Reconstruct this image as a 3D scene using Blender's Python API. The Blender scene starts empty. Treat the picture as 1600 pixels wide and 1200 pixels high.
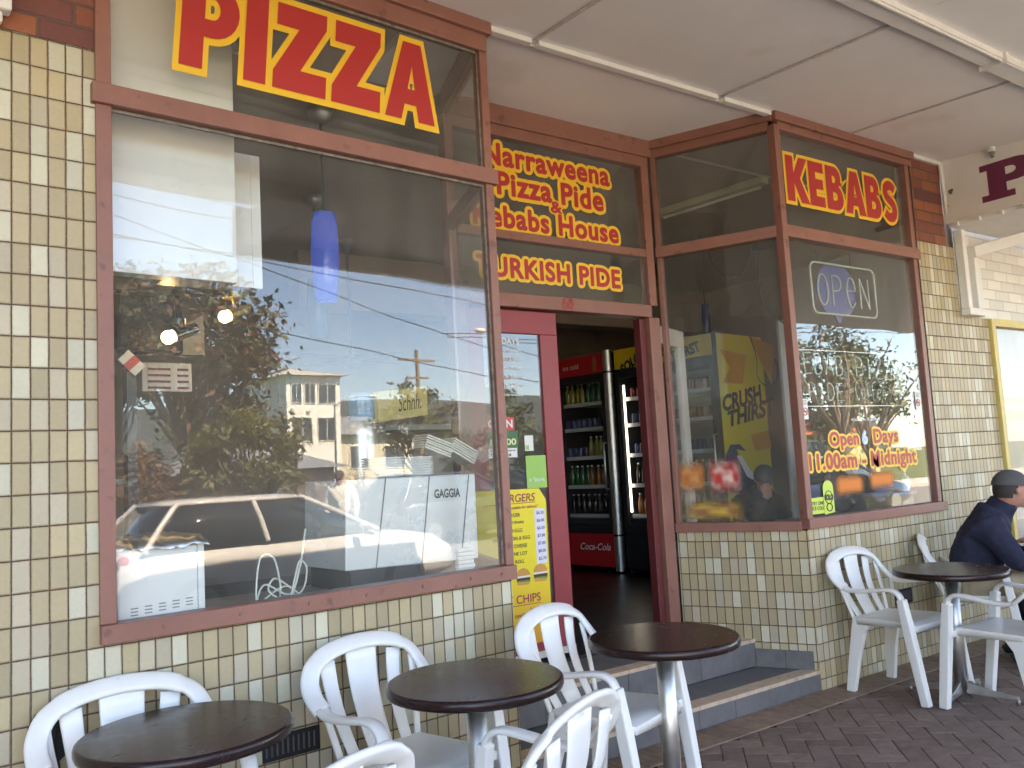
import bpy, bmesh, math, random
from mathutils import Vector, Matrix, Euler, noise as mnoise
random.seed(7)
R_ = math.radians
sc = bpy.context.scene
COL = sc.collection

# ------------------------------------------------------------------ camera
CAM = Vector((-4.7032, -3.4414, 1.5))
CR = Matrix(((0.81572615, -0.01035843, -0.57834553),
             (-0.57580215, -0.10988758, -0.81017072),
             (-0.0551609, 0.99389005, -0.09560258)))
cd = bpy.data.cameras.new("camera"); cam = bpy.data.objects.new("camera", cd); COL.objects.link(cam)
cd.sensor_width = 36; cd.lens = 1340 / 1600 * 36; cd.clip_start = .05; cd.clip_end = 3000
cam.matrix_world = Matrix.Translation(CAM) @ CR.to_4x4()
sc.camera = cam

# ------------------------------------------------------------------ world, sun, exposure
SUN_EL, SUN_AZ = R_(52), R_(12)      # azimuth from +Y towards +X : the sun is behind the shop
w = bpy.data.worlds.new("World"); sc.world = w; w.use_nodes = True
nt = w.node_tree; bg = nt.nodes["Background"]
sky = nt.nodes.new("ShaderNodeTexSky"); sky.sky_type = 'NISHITA'; sky.sun_disc = False
sky.sun_elevation = SUN_EL; sky.sun_rotation = SUN_AZ; sky.air_density = .8; sky.dust_density = .25; sky.ozone_density = 4.5
nt.links.new(sky.outputs[0], bg.inputs[0]); bg.inputs[1].default_value = .15
sl = bpy.data.lights.new("sun", 'SUN'); so = bpy.data.objects.new("sun", sl); COL.objects.link(so)
sl.energy = 5.0; sl.angle = R_(.53); sl.color = (1, .95, .87)
sd = Vector((math.sin(SUN_AZ) * math.cos(SUN_EL), math.cos(SUN_AZ) * math.cos(SUN_EL), math.sin(SUN_EL)))
so.rotation_euler = sd.to_track_quat('Z', 'Y').to_euler(); so.location = (0, 20, 30)
sc.view_settings.view_transform = 'Standard'; sc.view_settings.look = 'None'
sc.view_settings.gamma = 1; sc.view_settings.exposure = 3.3; sc.view_settings.use_white_balance = True; sc.view_settings.white_balance_temperature = 8900; sc.view_settings.white_balance_tint = 14; sc.view_settings.use_curve_mapping = False
sc.render.engine = 'CYCLES'
cy = sc.cycles
cy.max_bounces = 9; cy.diffuse_bounces = 5; cy.glossy_bounces = 5; cy.transmission_bounces = 6; cy.transparent_max_bounces = 16
cy.caustics_reflective = False; cy.caustics_refractive = False; cy.use_denoising = True; cy.sample_clamp_indirect = 6

# ------------------------------------------------------------------ projection helpers (photo pixel -> point on a real plane)
def ray(px, py): return CR @ Vector((px - 800, -(py - 600), -1340))
def on(px, py, q, n):
    d = ray(px, py); n = Vector(n); return CAM + d * (n.dot(Vector(q) - CAM) / n.dot(d))
LD = Vector((math.cos(R_(3.74)), math.sin(R_(3.74)), 0)); LN = Vector((LD.y, -LD.x, 0)); LB = Vector((-2.317, -.005, 0))
def L(s, z, d=0): return LB + LD * s - LN * d + Vector((0, 0, z))     # left shopfront plane, d = depth into the shop
RD = Vector((-.42087, .90712, 0)).normalized(); RN = Vector((RD.y, -RD.x, 0))   # splayed return, RN points... outward or inward
if RN.x > 0: RN = -RN
def RT(s, z, d=0): return RD * s - RN * d + Vector((0, 0, z))
DY = .787
def onL(px, py, d=0): return on(px, py, LB - LN * d, LN)
def onY(px, py, y): return on(px, py, (0, y, 0), (0, 1, 0))
def onZ(px, py, z): return on(px, py, (0, 0, z), (0, 0, 1))

# ------------------------------------------------------------------ materials
MATS = {}
def lk(nt, a, b): nt.links.new(a, b)
def mat(name, col, rough=.6, metal=0, var=0, vs=8, bump=0, bs=60, emit=0, coat=0, spec=.5, alpha=1, ecol=None, dirt=None):
    if name in MATS: return MATS[name]
    m = bpy.data.materials.new(name); m.use_nodes = True; t = m.node_tree; p = t.nodes["Principled BSDF"]
    p.inputs["Base Color"].default_value = (*col, 1); p.inputs["Roughness"].default_value = rough
    p.inputs["Metallic"].default_value = metal; p.inputs["Coat Weight"].default_value = coat
    p.inputs["Specular IOR Level"].default_value = spec
    tc = t.nodes.new("ShaderNodeTexCoord")
    if var:
        n = t.nodes.new("ShaderNodeTexNoise"); n.inputs["Scale"].default_value = vs; n.inputs["Detail"].default_value = 6
        n.inputs["Roughness"].default_value = .65
        lk(t, tc.outputs["Object"], n.inputs["Vector"])
        r = t.nodes.new("ShaderNodeMapRange"); r.inputs[1].default_value = .3; r.inputs[2].default_value = .7
        r.inputs[3].default_value = 1 - var; r.inputs[4].default_value = 1 + var; lk(t, n.outputs[0], r.inputs[0])
        mx = t.nodes.new("ShaderNodeVectorMath"); mx.operation = 'SCALE'; mx.inputs[0].default_value = col
        lk(t, r.outputs[0], mx.inputs["Scale"]); out = mx.outputs[0]
        if dirt:
            n2 = t.nodes.new("ShaderNodeTexNoise"); n2.inputs["Scale"].default_value = dirt[1]; n2.inputs["Detail"].default_value = 8
            lk(t, tc.outputs["Object"], n2.inputs["Vector"])
            r2 = t.nodes.new("ShaderNodeMapRange"); r2.inputs[1].default_value = dirt[2]; r2.inputs[2].default_value = dirt[3]; lk(t, n2.outputs[0], r2.inputs[0])
            m2 = t.nodes.new("ShaderNodeMix"); m2.data_type = 'RGBA'; lk(t, r2.outputs[0], m2.inputs[0]); lk(t, out, m2.inputs[6])
            m2.inputs[7].default_value = (*dirt[0], 1); out = m2.outputs[2]
        lk(t, out, p.inputs["Base Color"])
        rr = t.nodes.new("ShaderNodeMapRange"); rr.inputs[3].default_value = max(.03, rough - .12); rr.inputs[4].default_value = min(1, rough + .12)
        lk(t, n.outputs[0], rr.inputs[0]); lk(t, rr.outputs[0], p.inputs["Roughness"])
    if bump:
        n = t.nodes.new("ShaderNodeTexNoise"); n.inputs["Scale"].default_value = bs; n.inputs["Detail"].default_value = 5
        lk(t, tc.outputs["Object"], n.inputs["Vector"])
        b = t.nodes.new("ShaderNodeBump"); b.inputs["Strength"].default_value = bump; b.inputs["Distance"].default_value = .004
        lk(t, n.outputs[0], b.inputs["Height"]); lk(t, b.outputs[0], p.inputs["Normal"])
    if emit:
        p.inputs["Emission Color"].default_value = (*(ecol or col), 1); p.inputs["Emission Strength"].default_value = emit
    if alpha < 1: p.inputs["Alpha"].default_value = alpha
    MATS[name] = m; return m

def glass_mat(name, boost=1.45, haze=.015, tint=(.97, .985, .98)):
    m = bpy.data.materials.new(name); m.use_nodes = True; t = m.node_tree; t.nodes.remove(t.nodes["Principled BSDF"])
    out = t.nodes["Material Output"]
    g = t.nodes.new("ShaderNodeNewGeometry"); mr = t.nodes.new("ShaderNodeMapRange")
    mr.inputs[3].default_value = 1.5; mr.inputs[4].default_value = 1 / 1.5; lk(t, g.outputs["Backfacing"], mr.inputs[0])
    fr = t.nodes.new("ShaderNodeFresnel"); lk(t, mr.outputs[0], fr.inputs[0])
    mu = t.nodes.new("ShaderNodeMath"); mu.operation = 'MULTIPLY'; mu.use_clamp = True; mu.inputs[1].default_value = boost; lk(t, fr.outputs[0], mu.inputs[0])
    tr = t.nodes.new("ShaderNodeBsdfTransparent"); tr.inputs[0].default_value = (*tint, 1)
    df = t.nodes.new("ShaderNodeBsdfDiffuse"); df.inputs[0].default_value = (.6, .58, .5, 1)
    tc = t.nodes.new("ShaderNodeTexCoord"); mp = t.nodes.new("ShaderNodeMapping"); mp.inputs["Scale"].default_value = (3.2, 3.2, 1.3)
    no = t.nodes.new("ShaderNodeTexNoise"); no.inputs["Scale"].default_value = 1.5; no.inputs["Detail"].default_value = 6
    lk(t, tc.outputs["Object"], mp.inputs[0]); lk(t, mp.outputs[0], no.inputs[0])
    hz = t.nodes.new("ShaderNodeMapRange"); hz.inputs[1].default_value = .4; hz.inputs[2].default_value = .75; hz.inputs[3].default_value = haze * .9; hz.inputs[4].default_value = haze * 2.0
    lk(t, no.outputs[0], hz.inputs[0])
    mh = t.nodes.new("ShaderNodeMixShader"); lk(t, hz.outputs[0], mh.inputs[0]); lk(t, tr.outputs[0], mh.inputs[1]); lk(t, df.outputs[0], mh.inputs[2])
    gl = t.nodes.new("ShaderNodeBsdfGlossy"); gl.inputs["Roughness"].default_value = .0; gl.inputs[0].default_value = (1, 1, 1, 1)
    wv = t.nodes.new("ShaderNodeTexNoise"); wv.inputs["Scale"].default_value = 1.6; wv.inputs["Detail"].default_value = 1
    lk(t, tc.outputs["Object"], wv.inputs[0])
    bp = t.nodes.new("ShaderNodeBump"); bp.inputs["Strength"].default_value = .12; bp.inputs["Distance"].default_value = .01; lk(t, wv.outputs[0], bp.inputs["Height"]); lk(t, bp.outputs[0], gl.inputs["Normal"])
    mx = t.nodes.new("ShaderNodeMixShader"); lk(t, mu.outputs[0], mx.inputs[0]); lk(t, mh.outputs[0], mx.inputs[1]); lk(t, gl.outputs[0], mx.inputs[2])
    lk(t, mx.outputs[0], out.inputs[0]); MATS[name] = m; return m
glass = glass_mat("window_glass", 1.05, .034)
fglass = glass_mat("fridge_glass", .8, .0)

def cell_mat(name, pu, pv, gu, gv, ramp, grout, offset=0, rough=.45, bumpd=.004, speck=.12):
    """Tiles or bricks laid in a UV grid measured in metres."""
    m = bpy.data.materials.new(name); m.use_nodes = True; t = m.node_tree; p = t.nodes["Principled BSDF"]
    N = t.nodes.new
    def math_(op, a, b=None, c=None, clamp=False):
        n = N("ShaderNodeMath"); n.operation = op; n.use_clamp = clamp
        for i, v in enumerate((a, b, c)):
            if v is None: continue
            if isinstance(v, (int, float)): n.inputs[i].default_value = v
            else: lk(t, v, n.inputs[i])
        return n.outputs[0]
    uv = N("ShaderNodeUVMap"); uv.uv_map = "uv"
    # slight wander of the joints
    wn = N("ShaderNodeTexNoise"); wn.inputs["Scale"].default_value = 9; wn.inputs["Detail"].default_value = 3; lk(t, uv.outputs[0], wn.inputs[0])
    wn2 = N("ShaderNodeTexNoise"); wn2.inputs["Scale"].default_value = 160; wn2.inputs["Detail"].default_value = 2; lk(t, uv.outputs[0], wn2.inputs[0])
    sp = N("ShaderNodeSeparateXYZ"); lk(t, uv.outputs[0], sp.inputs[0])
    wob = math_('ADD', math_('MULTIPLY', math_('SUBTRACT', wn.outputs[0], .5), .0035), math_('MULTIPLY', math_('SUBTRACT', wn2.outputs[0], .5), .0022))
    u = math_('ADD', sp.outputs[0], wob); v = math_('ADD', sp.outputs[1], math_('MULTIPLY', wob, -1))
    vv = math_('DIVIDE', v, pv); row = math_('FLOOR', vv)
    uu = math_('DIVIDE', u, pu)
    if offset: uu = math_('ADD', uu, math_('MULTIPLY', math_('MODULO', row, 2), offset))
    colm = math_('FLOOR', uu)
    fu = math_('FRACT', uu); fv = math_('FRACT', vv)
    eu = math_('MULTIPLY', math_('MINIMUM', fu, math_('SUBTRACT', 1, fu)), pu)
    ev = math_('MULTIPLY', math_('MINIMUM', fv, math_('SUBTRACT', 1, fv)), pv)
    e = math_('MINIMUM', math_('SUBTRACT', eu, gu / 2), math_('SUBTRACT', ev, gv / 2))
    mask = N("ShaderNodeMapRange"); mask.inputs[1].default_value = -.0004; mask.inputs[2].default_value = .0006; lk(t, e, mask.inputs[0])
    hgt = N("ShaderNodeMapRange"); hgt.inputs[1].default_value = -.0005; hgt.inputs[2].default_value = .004; hgt.interpolation_type = 'SMOOTHSTEP'; lk(t, e, hgt.inputs[0])
    cb = N("ShaderNodeCombineXYZ"); lk(t, colm, cb.inputs[0]); lk(t, row, cb.inputs[1])
    wh = N("ShaderNodeTexWhiteNoise"); wh.noise_dimensions = '2D'; lk(t, cb.outputs[0], wh.inputs[0])
    cr = N("ShaderNodeValToRGB"); cr.color_ramp.interpolation = 'CONSTANT'
    while len(cr.color_ramp.elements) > 1: cr.color_ramp.elements.remove(cr.color_ramp.elements[0])
    cr.color_ramp.elements[0].position = 0; cr.color_ramp.elements[0].color = (*ramp[0][1], 1)
    for pos, c in ramp[1:]:
        e_ = cr.color_ramp.elements.new(pos); e_.color = (*c, 1)
    lk(t, wh.outputs[0], cr.inputs[0])
    # brightness per cell and speckles
    sepc = N("ShaderNodeSeparateColor"); lk(t, wh.outputs[1], sepc.inputs[0])
    br = math_('ADD', .9, math_('MULTIPLY', sepc.outputs[1], .2))
    ns = N("ShaderNodeTexNoise"); ns.inputs["Scale"].default_value = 60; ns.inputs["Detail"].default_value = 8; ns.inputs["Roughness"].default_value = .7; lk(t, uv.outputs[0], ns.inputs[0])
    nl = N("ShaderNodeTexNoise"); nl.inputs["Scale"].default_value = 2.3; nl.inputs["Detail"].default_value = 4; lk(t, uv.outputs[0], nl.inputs[0])
    br = math_('MULTIPLY', br, math_('ADD', 1 - speck, math_('MULTIPLY', ns.outputs[0], speck * 2)))
    br = math_('MULTIPLY', br, math_('ADD', .9, math_('MULTIPLY', nl.outputs[0], .2)))
    vo = N("ShaderNodeTexVoronoi"); vo.inputs["Scale"].default_value = 55; lk(t, uv.outputs[0], vo.inputs[0])
    dk = N("ShaderNodeMapRange"); dk.inputs[1].default_value = .03; dk.inputs[2].default_value = .10; dk.inputs[3].default_value = .68; lk(t, vo.outputs[0], dk.inputs[0])
    br = math_('MULTIPLY', br, dk.outputs[0])
    sc_ = N("ShaderNodeVectorMath"); sc_.operation = 'SCALE'; lk(t, cr.outputs[0], sc_.inputs[0]); lk(t, br, sc_.inputs["Scale"])
    mx = N("ShaderNodeMix"); mx.data_type = 'RGBA'; lk(t, mask.outputs[0], mx.inputs[0]); mx.inputs[6].default_value = (*grout, 1); lk(t, sc_.outputs[0], mx.inputs[7])
    lk(t, mx.outputs[2], p.inputs["Base Color"])
    rg = math_('SUBTRACT', .9, math_('MULTIPLY', mask.outputs[0], .9 - rough)); lk(t, rg, p.inputs["Roughness"])
    bp = N("ShaderNodeBump"); bp.inputs["Distance"].default_value = bumpd; bp.inputs["Strength"].default_value = .8
    hh = math_('ADD', hgt.outputs[0], math_('MULTIPLY', ns.outputs[0], .12)); lk(t, hh, bp.inputs["Height"]); lk(t, bp.outputs[0], p.inputs["Normal"])
    MATS[name] = m; return m
TAN = (.45, .36, .21); TAN2 = (.40, .325, .195); CREAM = (.55, .51, .37); TAN3 = (.47, .40, .28)
tile = cell_mat("glazed_wall_tiles", .0565, .1075, .0042, .0045, [(0, TAN), (.28, TAN2), (.48, TAN3), (.66, (.42, .335, .20)), (.83, CREAM), (.93, (.52, .48, .35))], (.10, .052, .036), rough=.48)
redbrick = cell_mat("red_bricks", .235, .085, .009, .009, [(0, (.22, .07, .045)), (.3, (.30, .10, .05)), (.55, (.16, .055, .045)), (.8, (.24, .085, .06))], (.12, .07, .06), offset=.5, rough=.8, speck=.3)
whitebrick = cell_mat("white_painted_bricks", .235, .085, .006, .006, [(0, (.74, .71, .64)), (.5, (.70, .68, .62))], (.55, .52, .46), offset=.5, rough=.55, speck=.06)

frame_m = mat("brown_red_paint", (.27, .115, .085), .45, var=.12, vs=5, bump=.15, bs=90, dirt=((.16, .07, .055), 14, .62, .72))
red_m = mat("red_door_paint", (.30, .036, .042), .4, var=.1, vs=6, dirt=((.55, .45, .42), 26, .74, .77))
white_plastic = mat("white_plastic", (.80, .785, .745), .32, var=.03, vs=9, dirt=((.52, .50, .45), 11, .66, .80))
table_m = mat("dark_laminate", (.022, .009, .009), .24, var=.08, vs=30, spec=.38)
steel = mat("brushed_steel", (.68, .66, .62), .42, 1, var=.08, vs=20)
steel_dark = mat("cast_aluminium", (.40, .39, .38), .38, 1, var=.12, vs=20)
black_m = mat("black_plastic", (.015, .015, .017), .5)
ceil_m = mat("painted_ceiling_sheet", (.88, .865, .845), .7, var=.04, vs=1.4, bump=.08, bs=40, dirt=((.74, .65, .54), 1.1, .58, .75))
batten_m = mat("white_trim_paint", (.76, .74, .70), .5, var=.06, vs=7)
slate = mat("dark_grey_slate_tile", (.14, .137, .137), .55, var=.22, vs=7, bump=.25, bs=35)
nosing = mat("tan_nosing_tile", (.56, .42, .30), .6, var=.18, vs=16, bump=.3, bs=60, dirt=((.12, .08, .06), 30, .66, .72))
inwall_m = mat("dim_interior_paint", (.50, .40, .35), .7, var=.06, vs=1.5)
inceil_m = mat("interior_ceiling_paint", (.50, .42, .36), .75, var=.05, vs=1.5)
infloor_m = mat("dark_vinyl_floor", (.03, .03, .033), .35, var=.2, vs=4)
white_m = mat("white_enamel", (.80, .80, .77), .3, var=.03, vs=3)
paper_m = mat("white_paper", (.8, .79, .74), .8, var=.04, vs=12)
sign_red = mat("red_vinyl", (.47, .035, .035), .45); sign_yel = mat("yellow_vinyl", (.85, .52, .05), .45)
rubber = mat("black_rubber", (.02, .02, .02), .7)

# ------------------------------------------------------------------ mesh helpers
class MB:
    def __init__(s): s.v = []; s.f = []; s.uv = []; s.mi = []; s.cur = 0; s.sm = []; s.smooth = False
    def face(s, pts, uvs=None):
        i = len(s.v); s.v += [Vector(p) for p in pts]; s.f.append(list(range(i, i + len(pts))))
        s.uv.append(uvs or [(0, 0)] * len(pts)); s.mi.append(s.cur); s.sm.append(s.smooth); return s
    def mesh(s, vs, fs, smooth=False):
        i = len(s.v); s.v += [Vector(p) for p in vs]
        for f in fs: s.f.append([i + k for k in f]); s.uv.append([(0, 0)] * len(f)); s.mi.append(s.cur); s.sm.append(smooth or s.smooth)
        return s
    def frame_box(s, O, U, V, W, a, b, c, uvk=None):
        """box spanned from origin O along U*a, V*b, W*c ranges (each a (lo,hi))"""
        O = Vector(O); P = lambda i, j, k: O + U * a[i] + V * b[j] + W * c[k]
        q = [P(0,0,0),P(1,0,0),P(1,1,0),P(0,1,0),P(0,0,1),P(1,0,1),P(1,1,1),P(0,1,1)]
        fs = [(0,3,2,1),(4,5,6,7),(0,1,5,4),(1,2,6,5),(2,3,7,6),(3,0,4,7)]
        if U.cross(V).dot(W) < 0: fs = [tuple(reversed(f)) for f in fs]
        return s.mesh(q, fs)
    def box(s, x0, x1, y0, y1, z0, z1):
        return s.frame_box((0,0,0), Vector((1,0,0)), Vector((0,1,0)), Vector((0,0,1)), (min(x0,x1),max(x0,x1)), (min(y0,y1),max(y0,y1)), (min(z0,z1),max(z0,z1)))
    def tube(s, pts, r, n=10, closed=False, caps=True):
        pts = [Vector(p) for p in pts]; m = len(pts); rs = r if isinstance(r, (list, tuple)) else [r] * m
        vs = []; up = None
        for i, p in enumerate(pts):
            a = pts[(i - 1) % m] if (closed or i > 0) else p; b = pts[(i + 1) % m] if (closed or i < m - 1) else p
            t = (b - a); t = t.normalized() if t.length > 1e-9 else Vector((0,0,1))
            if up is None:
                up = Vector((0,0,1)) if abs(t.z) < .9 else Vector((1,0,0))
            x = up.cross(t).normalized(); yv = t.cross(x); up = yv
            for k in range(n):
                an = 2 * math.pi * k / n; vs.append(p + (x * math.cos(an) + yv * math.sin(an)) * rs[i])
        fs = []
        for i in range(m if closed else m - 1):
            j = (i + 1) % m
            for k in range(n): fs.append((i*n+k, i*n+(k+1)%n, j*n+(k+1)%n, j*n+k))
        s.mesh(vs, fs, True)
        if caps and not closed:
            s.mesh(vs[:n], [tuple(reversed(range(n)))]); s.mesh(vs[-n:], [tuple(range(n))])
        return s
    def cyl(s, p0, p1, r0, r1=None, n=20): return s.tube([p0, p1], [r0, r1 if r1 is not None else r0], n)
    def lathe(s, prof, c=(0,0,0), n=32, smooth=True):
        c = Vector(c); vs = []; fs = []
        for (r, z) in prof:
            for k in range(n): a = 2*math.pi*k/n; vs.append(c + Vector((r*math.cos(a), r*math.sin(a), z)))
        for i in range(len(prof)-1):
            for k in range(n): fs.append((i*n+k, i*n+(k+1)%n, (i+1)*n+(k+1)%n, (i+1)*n+k))
        if prof[0][0] > 1e-4: fs.append(tuple(reversed(range(n))))
        if prof[-1][0] > 1e-4: fs.append(tuple(range((len(prof)-1)*n, len(prof)*n)))
        return s.mesh(vs, fs, smooth)
    def prism(s, pts2, O, U, V, W, h0, h1):
        """polygon in (U,V) extruded along W"""
        O = Vector(O); n = len(pts2)
        a = [O + U*x + V*y + W*h0 for x, y in pts2]; b = [O + U*x + V*y + W*h1 for x, y in pts2]
        s.mesh(a + b, [tuple(range(n-1,-1,-1)), tuple(range(n, 2*n))] + [(i, (i+1)%n, n+(i+1)%n, n+i) for i in range(n)]); return s
    def sphere(s, c, r, n=16, m=10, sx=1, sy=1, sz=1):
        c = Vector(c); vs = []; fs = []
        for i in range(m+1):
            t = math.pi*i/m
            for k in range(n): a = 2*math.pi*k/n; vs.append(c + Vector((r*sx*math.sin(t)*math.cos(a), r*sy*math.sin(t)*math.sin(a), -r*sz*math.cos(t))))
        for i in range(m):
            for k in range(n): fs.append((i*n+k, i*n+(k+1)%n, (i+1)*n+(k+1)%n, (i+1)*n+k))
        return s.mesh(vs, fs, True)
    def build(s, name, mats, parent=None, label=None, bevel=0, local=False, seg=2):
        me = bpy.data.meshes.new(name); off = Vector((0,0,0))
        if parent is not None and not local: off = wloc(parent)
        me.from_pydata([v - off for v in s.v], [], s.f)
        uvl = me.uv_layers.new(name="uv"); li = 0
        for f in s.uv:
            for c in f: uvl.data[li].uv = c; li += 1
        for i, p in enumerate(me.polygons): p.material_index = s.mi[i]; p.use_smooth = s.sm[i]
        for m in (mats if isinstance(mats, (list, tuple)) else [mats]): me.materials.append(m)
        me.validate(); o = bpy.data.objects.new(name, me); COL.objects.link(o)
        if bevel:
            b = bmesh.new(); b.from_mesh(me); bmesh.ops.remove_doubles(b, verts=b.verts, dist=1e-5); b.to_mesh(me); b.free()
            md = o.modifiers.new("bevel", 'BEVEL'); md.width = bevel; md.segments = seg; md.limit_method = 'ANGLE'; md.angle_limit = R_(35)
            md.harden_normals = False
        if parent is not None: o.parent = parent
        if label: o["label"] = label
        return o
def wloc(o):
    v = Vector((0,0,0))
    while o is not None: v += o.location; o = o.parent
    return v
def tag(o, label, cat=None, group=None, kind=None):
    if label: o["label"] = label
    if cat: o["category"] = cat
    if group: o["group"] = group
    if kind: o["kind"] = kind
    return o
def thing(name, loc, label, cat, group=None, rz=0):
    o = bpy.data.objects.new(name, None); COL.objects.link(o); o.location = loc; o.rotation_euler = (0,0,rz); o.empty_display_size = .1
    return tag(o, label, cat, group)
def copy_tree(o, parent=None):
    c = o.copy(); COL.objects.link(c)
    if parent is not None: c.parent = parent
    for ch in [x for x in o.children]: copy_tree(ch, c)
    return c
X_, Y_, Z_ = Vector((1,0,0)), Vector((0,1,0)), Vector((0,0,1))

def smooth_path(pts, n=6, closed=False):
    P = [Vector(p) for p in pts]; out = []; m = len(P)
    for i in range(m if closed else m-1):
        p0 = P[(i-1) % m] if closed or i > 0 else P[0]; p1 = P[i]; p2 = P[(i+1) % m]; p3 = P[(i+2) % m] if closed or i < m-2 else P[-1]
        for k in range(n):
            t = k/n; out.append(.5*((2*p1)+(-p0+p2)*t+(2*p0-5*p1+4*p2-p3)*t*t+(-p0+3*p1-3*p2+p3)*t**3))
    if not closed: out.append(P[-1])
    return out

# ---- lettering -----------------------------------------------------------------
def curve_polys(polys, offset=0):
    """filled 2D curve from closed polygons -> (verts2d, faces)"""
    cu = bpy.data.curves.new("tmp", 'CURVE'); cu.dimensions = '2D'; cu.fill_mode = 'FRONT'; cu.offset = offset
    for p in polys:
        sp = cu.splines.new('POLY'); sp.points.add(len(p)-1); sp.use_cyclic_u = True
        for i, (x, y) in enumerate(p): sp.points[i].co = (x, y, 0, 1)
    return curve_mesh(cu)
def curve_mesh(cu):
    o = bpy.data.objects.new("tmp", cu); COL.objects.link(o)
    dg = bpy.context.evaluated_depsgraph_get(); me = bpy.data.meshes.new_from_object(o.evaluated_get(dg))
    r = ([(v.co.x, v.co.y) for v in me.vertices], [tuple(p.vertices) for p in me.polygons])
    bpy.data.objects.remove(o); bpy.data.curves.remove(cu) if cu.users == 0 else None; bpy.data.meshes.remove(me); return r
def text2d(s, offset=0, shear=0, spacing=1, line=1, align='LEFT', size=1):
    cu = bpy.data.curves.new("tmp", 'FONT'); cu.body = s; cu.offset = offset; cu.shear = shear; cu.space_character = spacing; cu.space_line = line; cu.size = size
    cu.align_x = align; cu.fill_mode = 'FRONT'; cu.resolution_u = 5
    return curve_mesh(cu)
def bbox(vs): xs = [v[0] for v in vs]; ys = [v[1] for v in vs]; return min(xs), max(xs), min(ys), max(ys)
def arc(cx, cy, rx, ry, a0, a1, n=10): return [(cx+rx*math.cos(R_(a0+(a1-a0)*i/n)), cy+ry*math.sin(R_(a0+(a1-a0)*i/n))) for i in range(n+1)]
def ribbon(path, hw):
    Lp, Rp = [], []
    for i, p in enumerate(path):
        a = Vector(path[max(0, i-1)]); b = Vector(path[min(len(path)-1, i+1)]); t = (b-a).normalized(); nn = Vector((-t.y, t.x)); q = Vector(p)
        Lp.append(tuple(q+nn*hw)); Rp.append(tuple(q-nn*hw))
    return [Lp + Rp[::-1]]
def glyph(c):
    """bold sign-painter capitals, height 1 -> (polygons, advance)"""
    if c == 'P': return [[(0,0),(0,1)] + arc(.40,.68,.36,.32,90,-90,12) + [(.30,.36),(.30,0)], [(.30,.80)] + arc(.40,.68,.10,.12,90,-90,8) + [(.30,.56)]], .80
    if c == 'I': return [[(0,0),(0,1),(.31,1),(.31,0)]], .36
    if c == 'Z': return [[(0,0),(0,.2),(.36,.74),(.03,.74),(.03,1),(.78,1),(.78,.82),(.40,.26),(.80,.26),(.80,0)]], .84
    if c == 'A': return [[(0,0),(.28,1),(.60,1),(.90,0),(.60,0),(.55,.2),(.34,.2),(.29,0)], [(.385,.40),(.515,.40),(.45,.70)]], .90
    if c == 'K': return [[(0,0),(0,1),(.29,1),(.29,.62),(.54,1),(.86,1),(.54,.54),(.88,0),(.54,0),(.29,.42),(.29,0)]], .86
    if c == 'E': return [[(0,0),(0,1),(.62,1),(.62,.77),(.28,.77),(.28,.62),(.58,.62),(.58,.39),(.28,.39),(.28,.23),(.62,.23),(.62,0)]], .68
    if c == 'B': return [[(0,0),(0,1),(.36,1)] + arc(.38,.75,.26,.25,90,-62,8) + arc(.40,.29,.31,.29,62,-90,10) + [(0,0)][:0], [(.27,.78)] + arc(.34,.70,.07,.08,90,-90,5) + [(.27,.62)], [(.27,.41)] + arc(.37,.315,.09,.095,90,-90,6) + [(.27,.22)]], .76
    if c == 'S':
        pth = [tuple(v[:2]) for v in smooth_path([(x, y, 0) for x, y in ((.61,.79),(.50,.875),(.36,.89),(.22,.84),(.165,.72),(.22,.61),(.36,.53),(.50,.45),(.56,.32),(.52,.18),(.39,.11),(.24,.12),(.10,.21))], 4)]
        return [p_[::-1] for p_ in ribbon(pth, .112)], .76
def word(wd, sp=0.0, shear=0.0, offset=0, outline=0):
    out = []; x = 0
    for k, c in enumerate(wd):
        P, adv = glyph(c)
        P = [[(x + px + py*shear, py) for px, py in p] for p in P]
        out.append(curve_polys(P, offset)); x += adv + sp
    return out
def place2d(mb, vf, fit, box, d=0, layer=0, src=None):
    """map 2-D letter mesh from its bbox (or src) to box=(u0,u1,z0,z1) through fit(u,z,d)"""
    vs, fs = vf; x0, x1, y0, y1 = src or bbox(vs); u0, u1, z0, z1 = box
    pts = [fit(u0 + (x-x0)/(x1-x0)*(u1-u0), z0 + (y-y0)/(y1-y0)*(z1-z0), d) for x, y in vs]
    mb.mesh(pts, fs)
def write(s, fit, box, d, name, m, parent, off=0, label=None, shear=0, sp=1, src=None, align='LEFT', line=1, keep=False):
    mb = MB(); t = text2d(s, off, shear, sp, line, align)
    if keep:   # keep aspect : box = (u0, None, z0, z1) left aligned, or (u0,'c',...) centred
        x0, x1, y0, y1 = bbox(t[0]); k = (box[3]-box[2])/(y1-y0); wd = (x1-x0)*k
        u0 = box[0] - (wd/2 if keep == 'c' else wd if keep == 'r' else 0); box = (u0, u0+wd, box[2], box[3])
    place2d(mb, t, fit, box, d); return mb.build(name, m, parent, label)
FL = lambda u, z, d: L(u, z, d)
FR = lambda u, z, d: Vector((u, d, z))
FD = lambda u, z, d: Vector((u, DY + d, z))
FRT = lambda s, z, d: RT(s, z, d)

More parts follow.
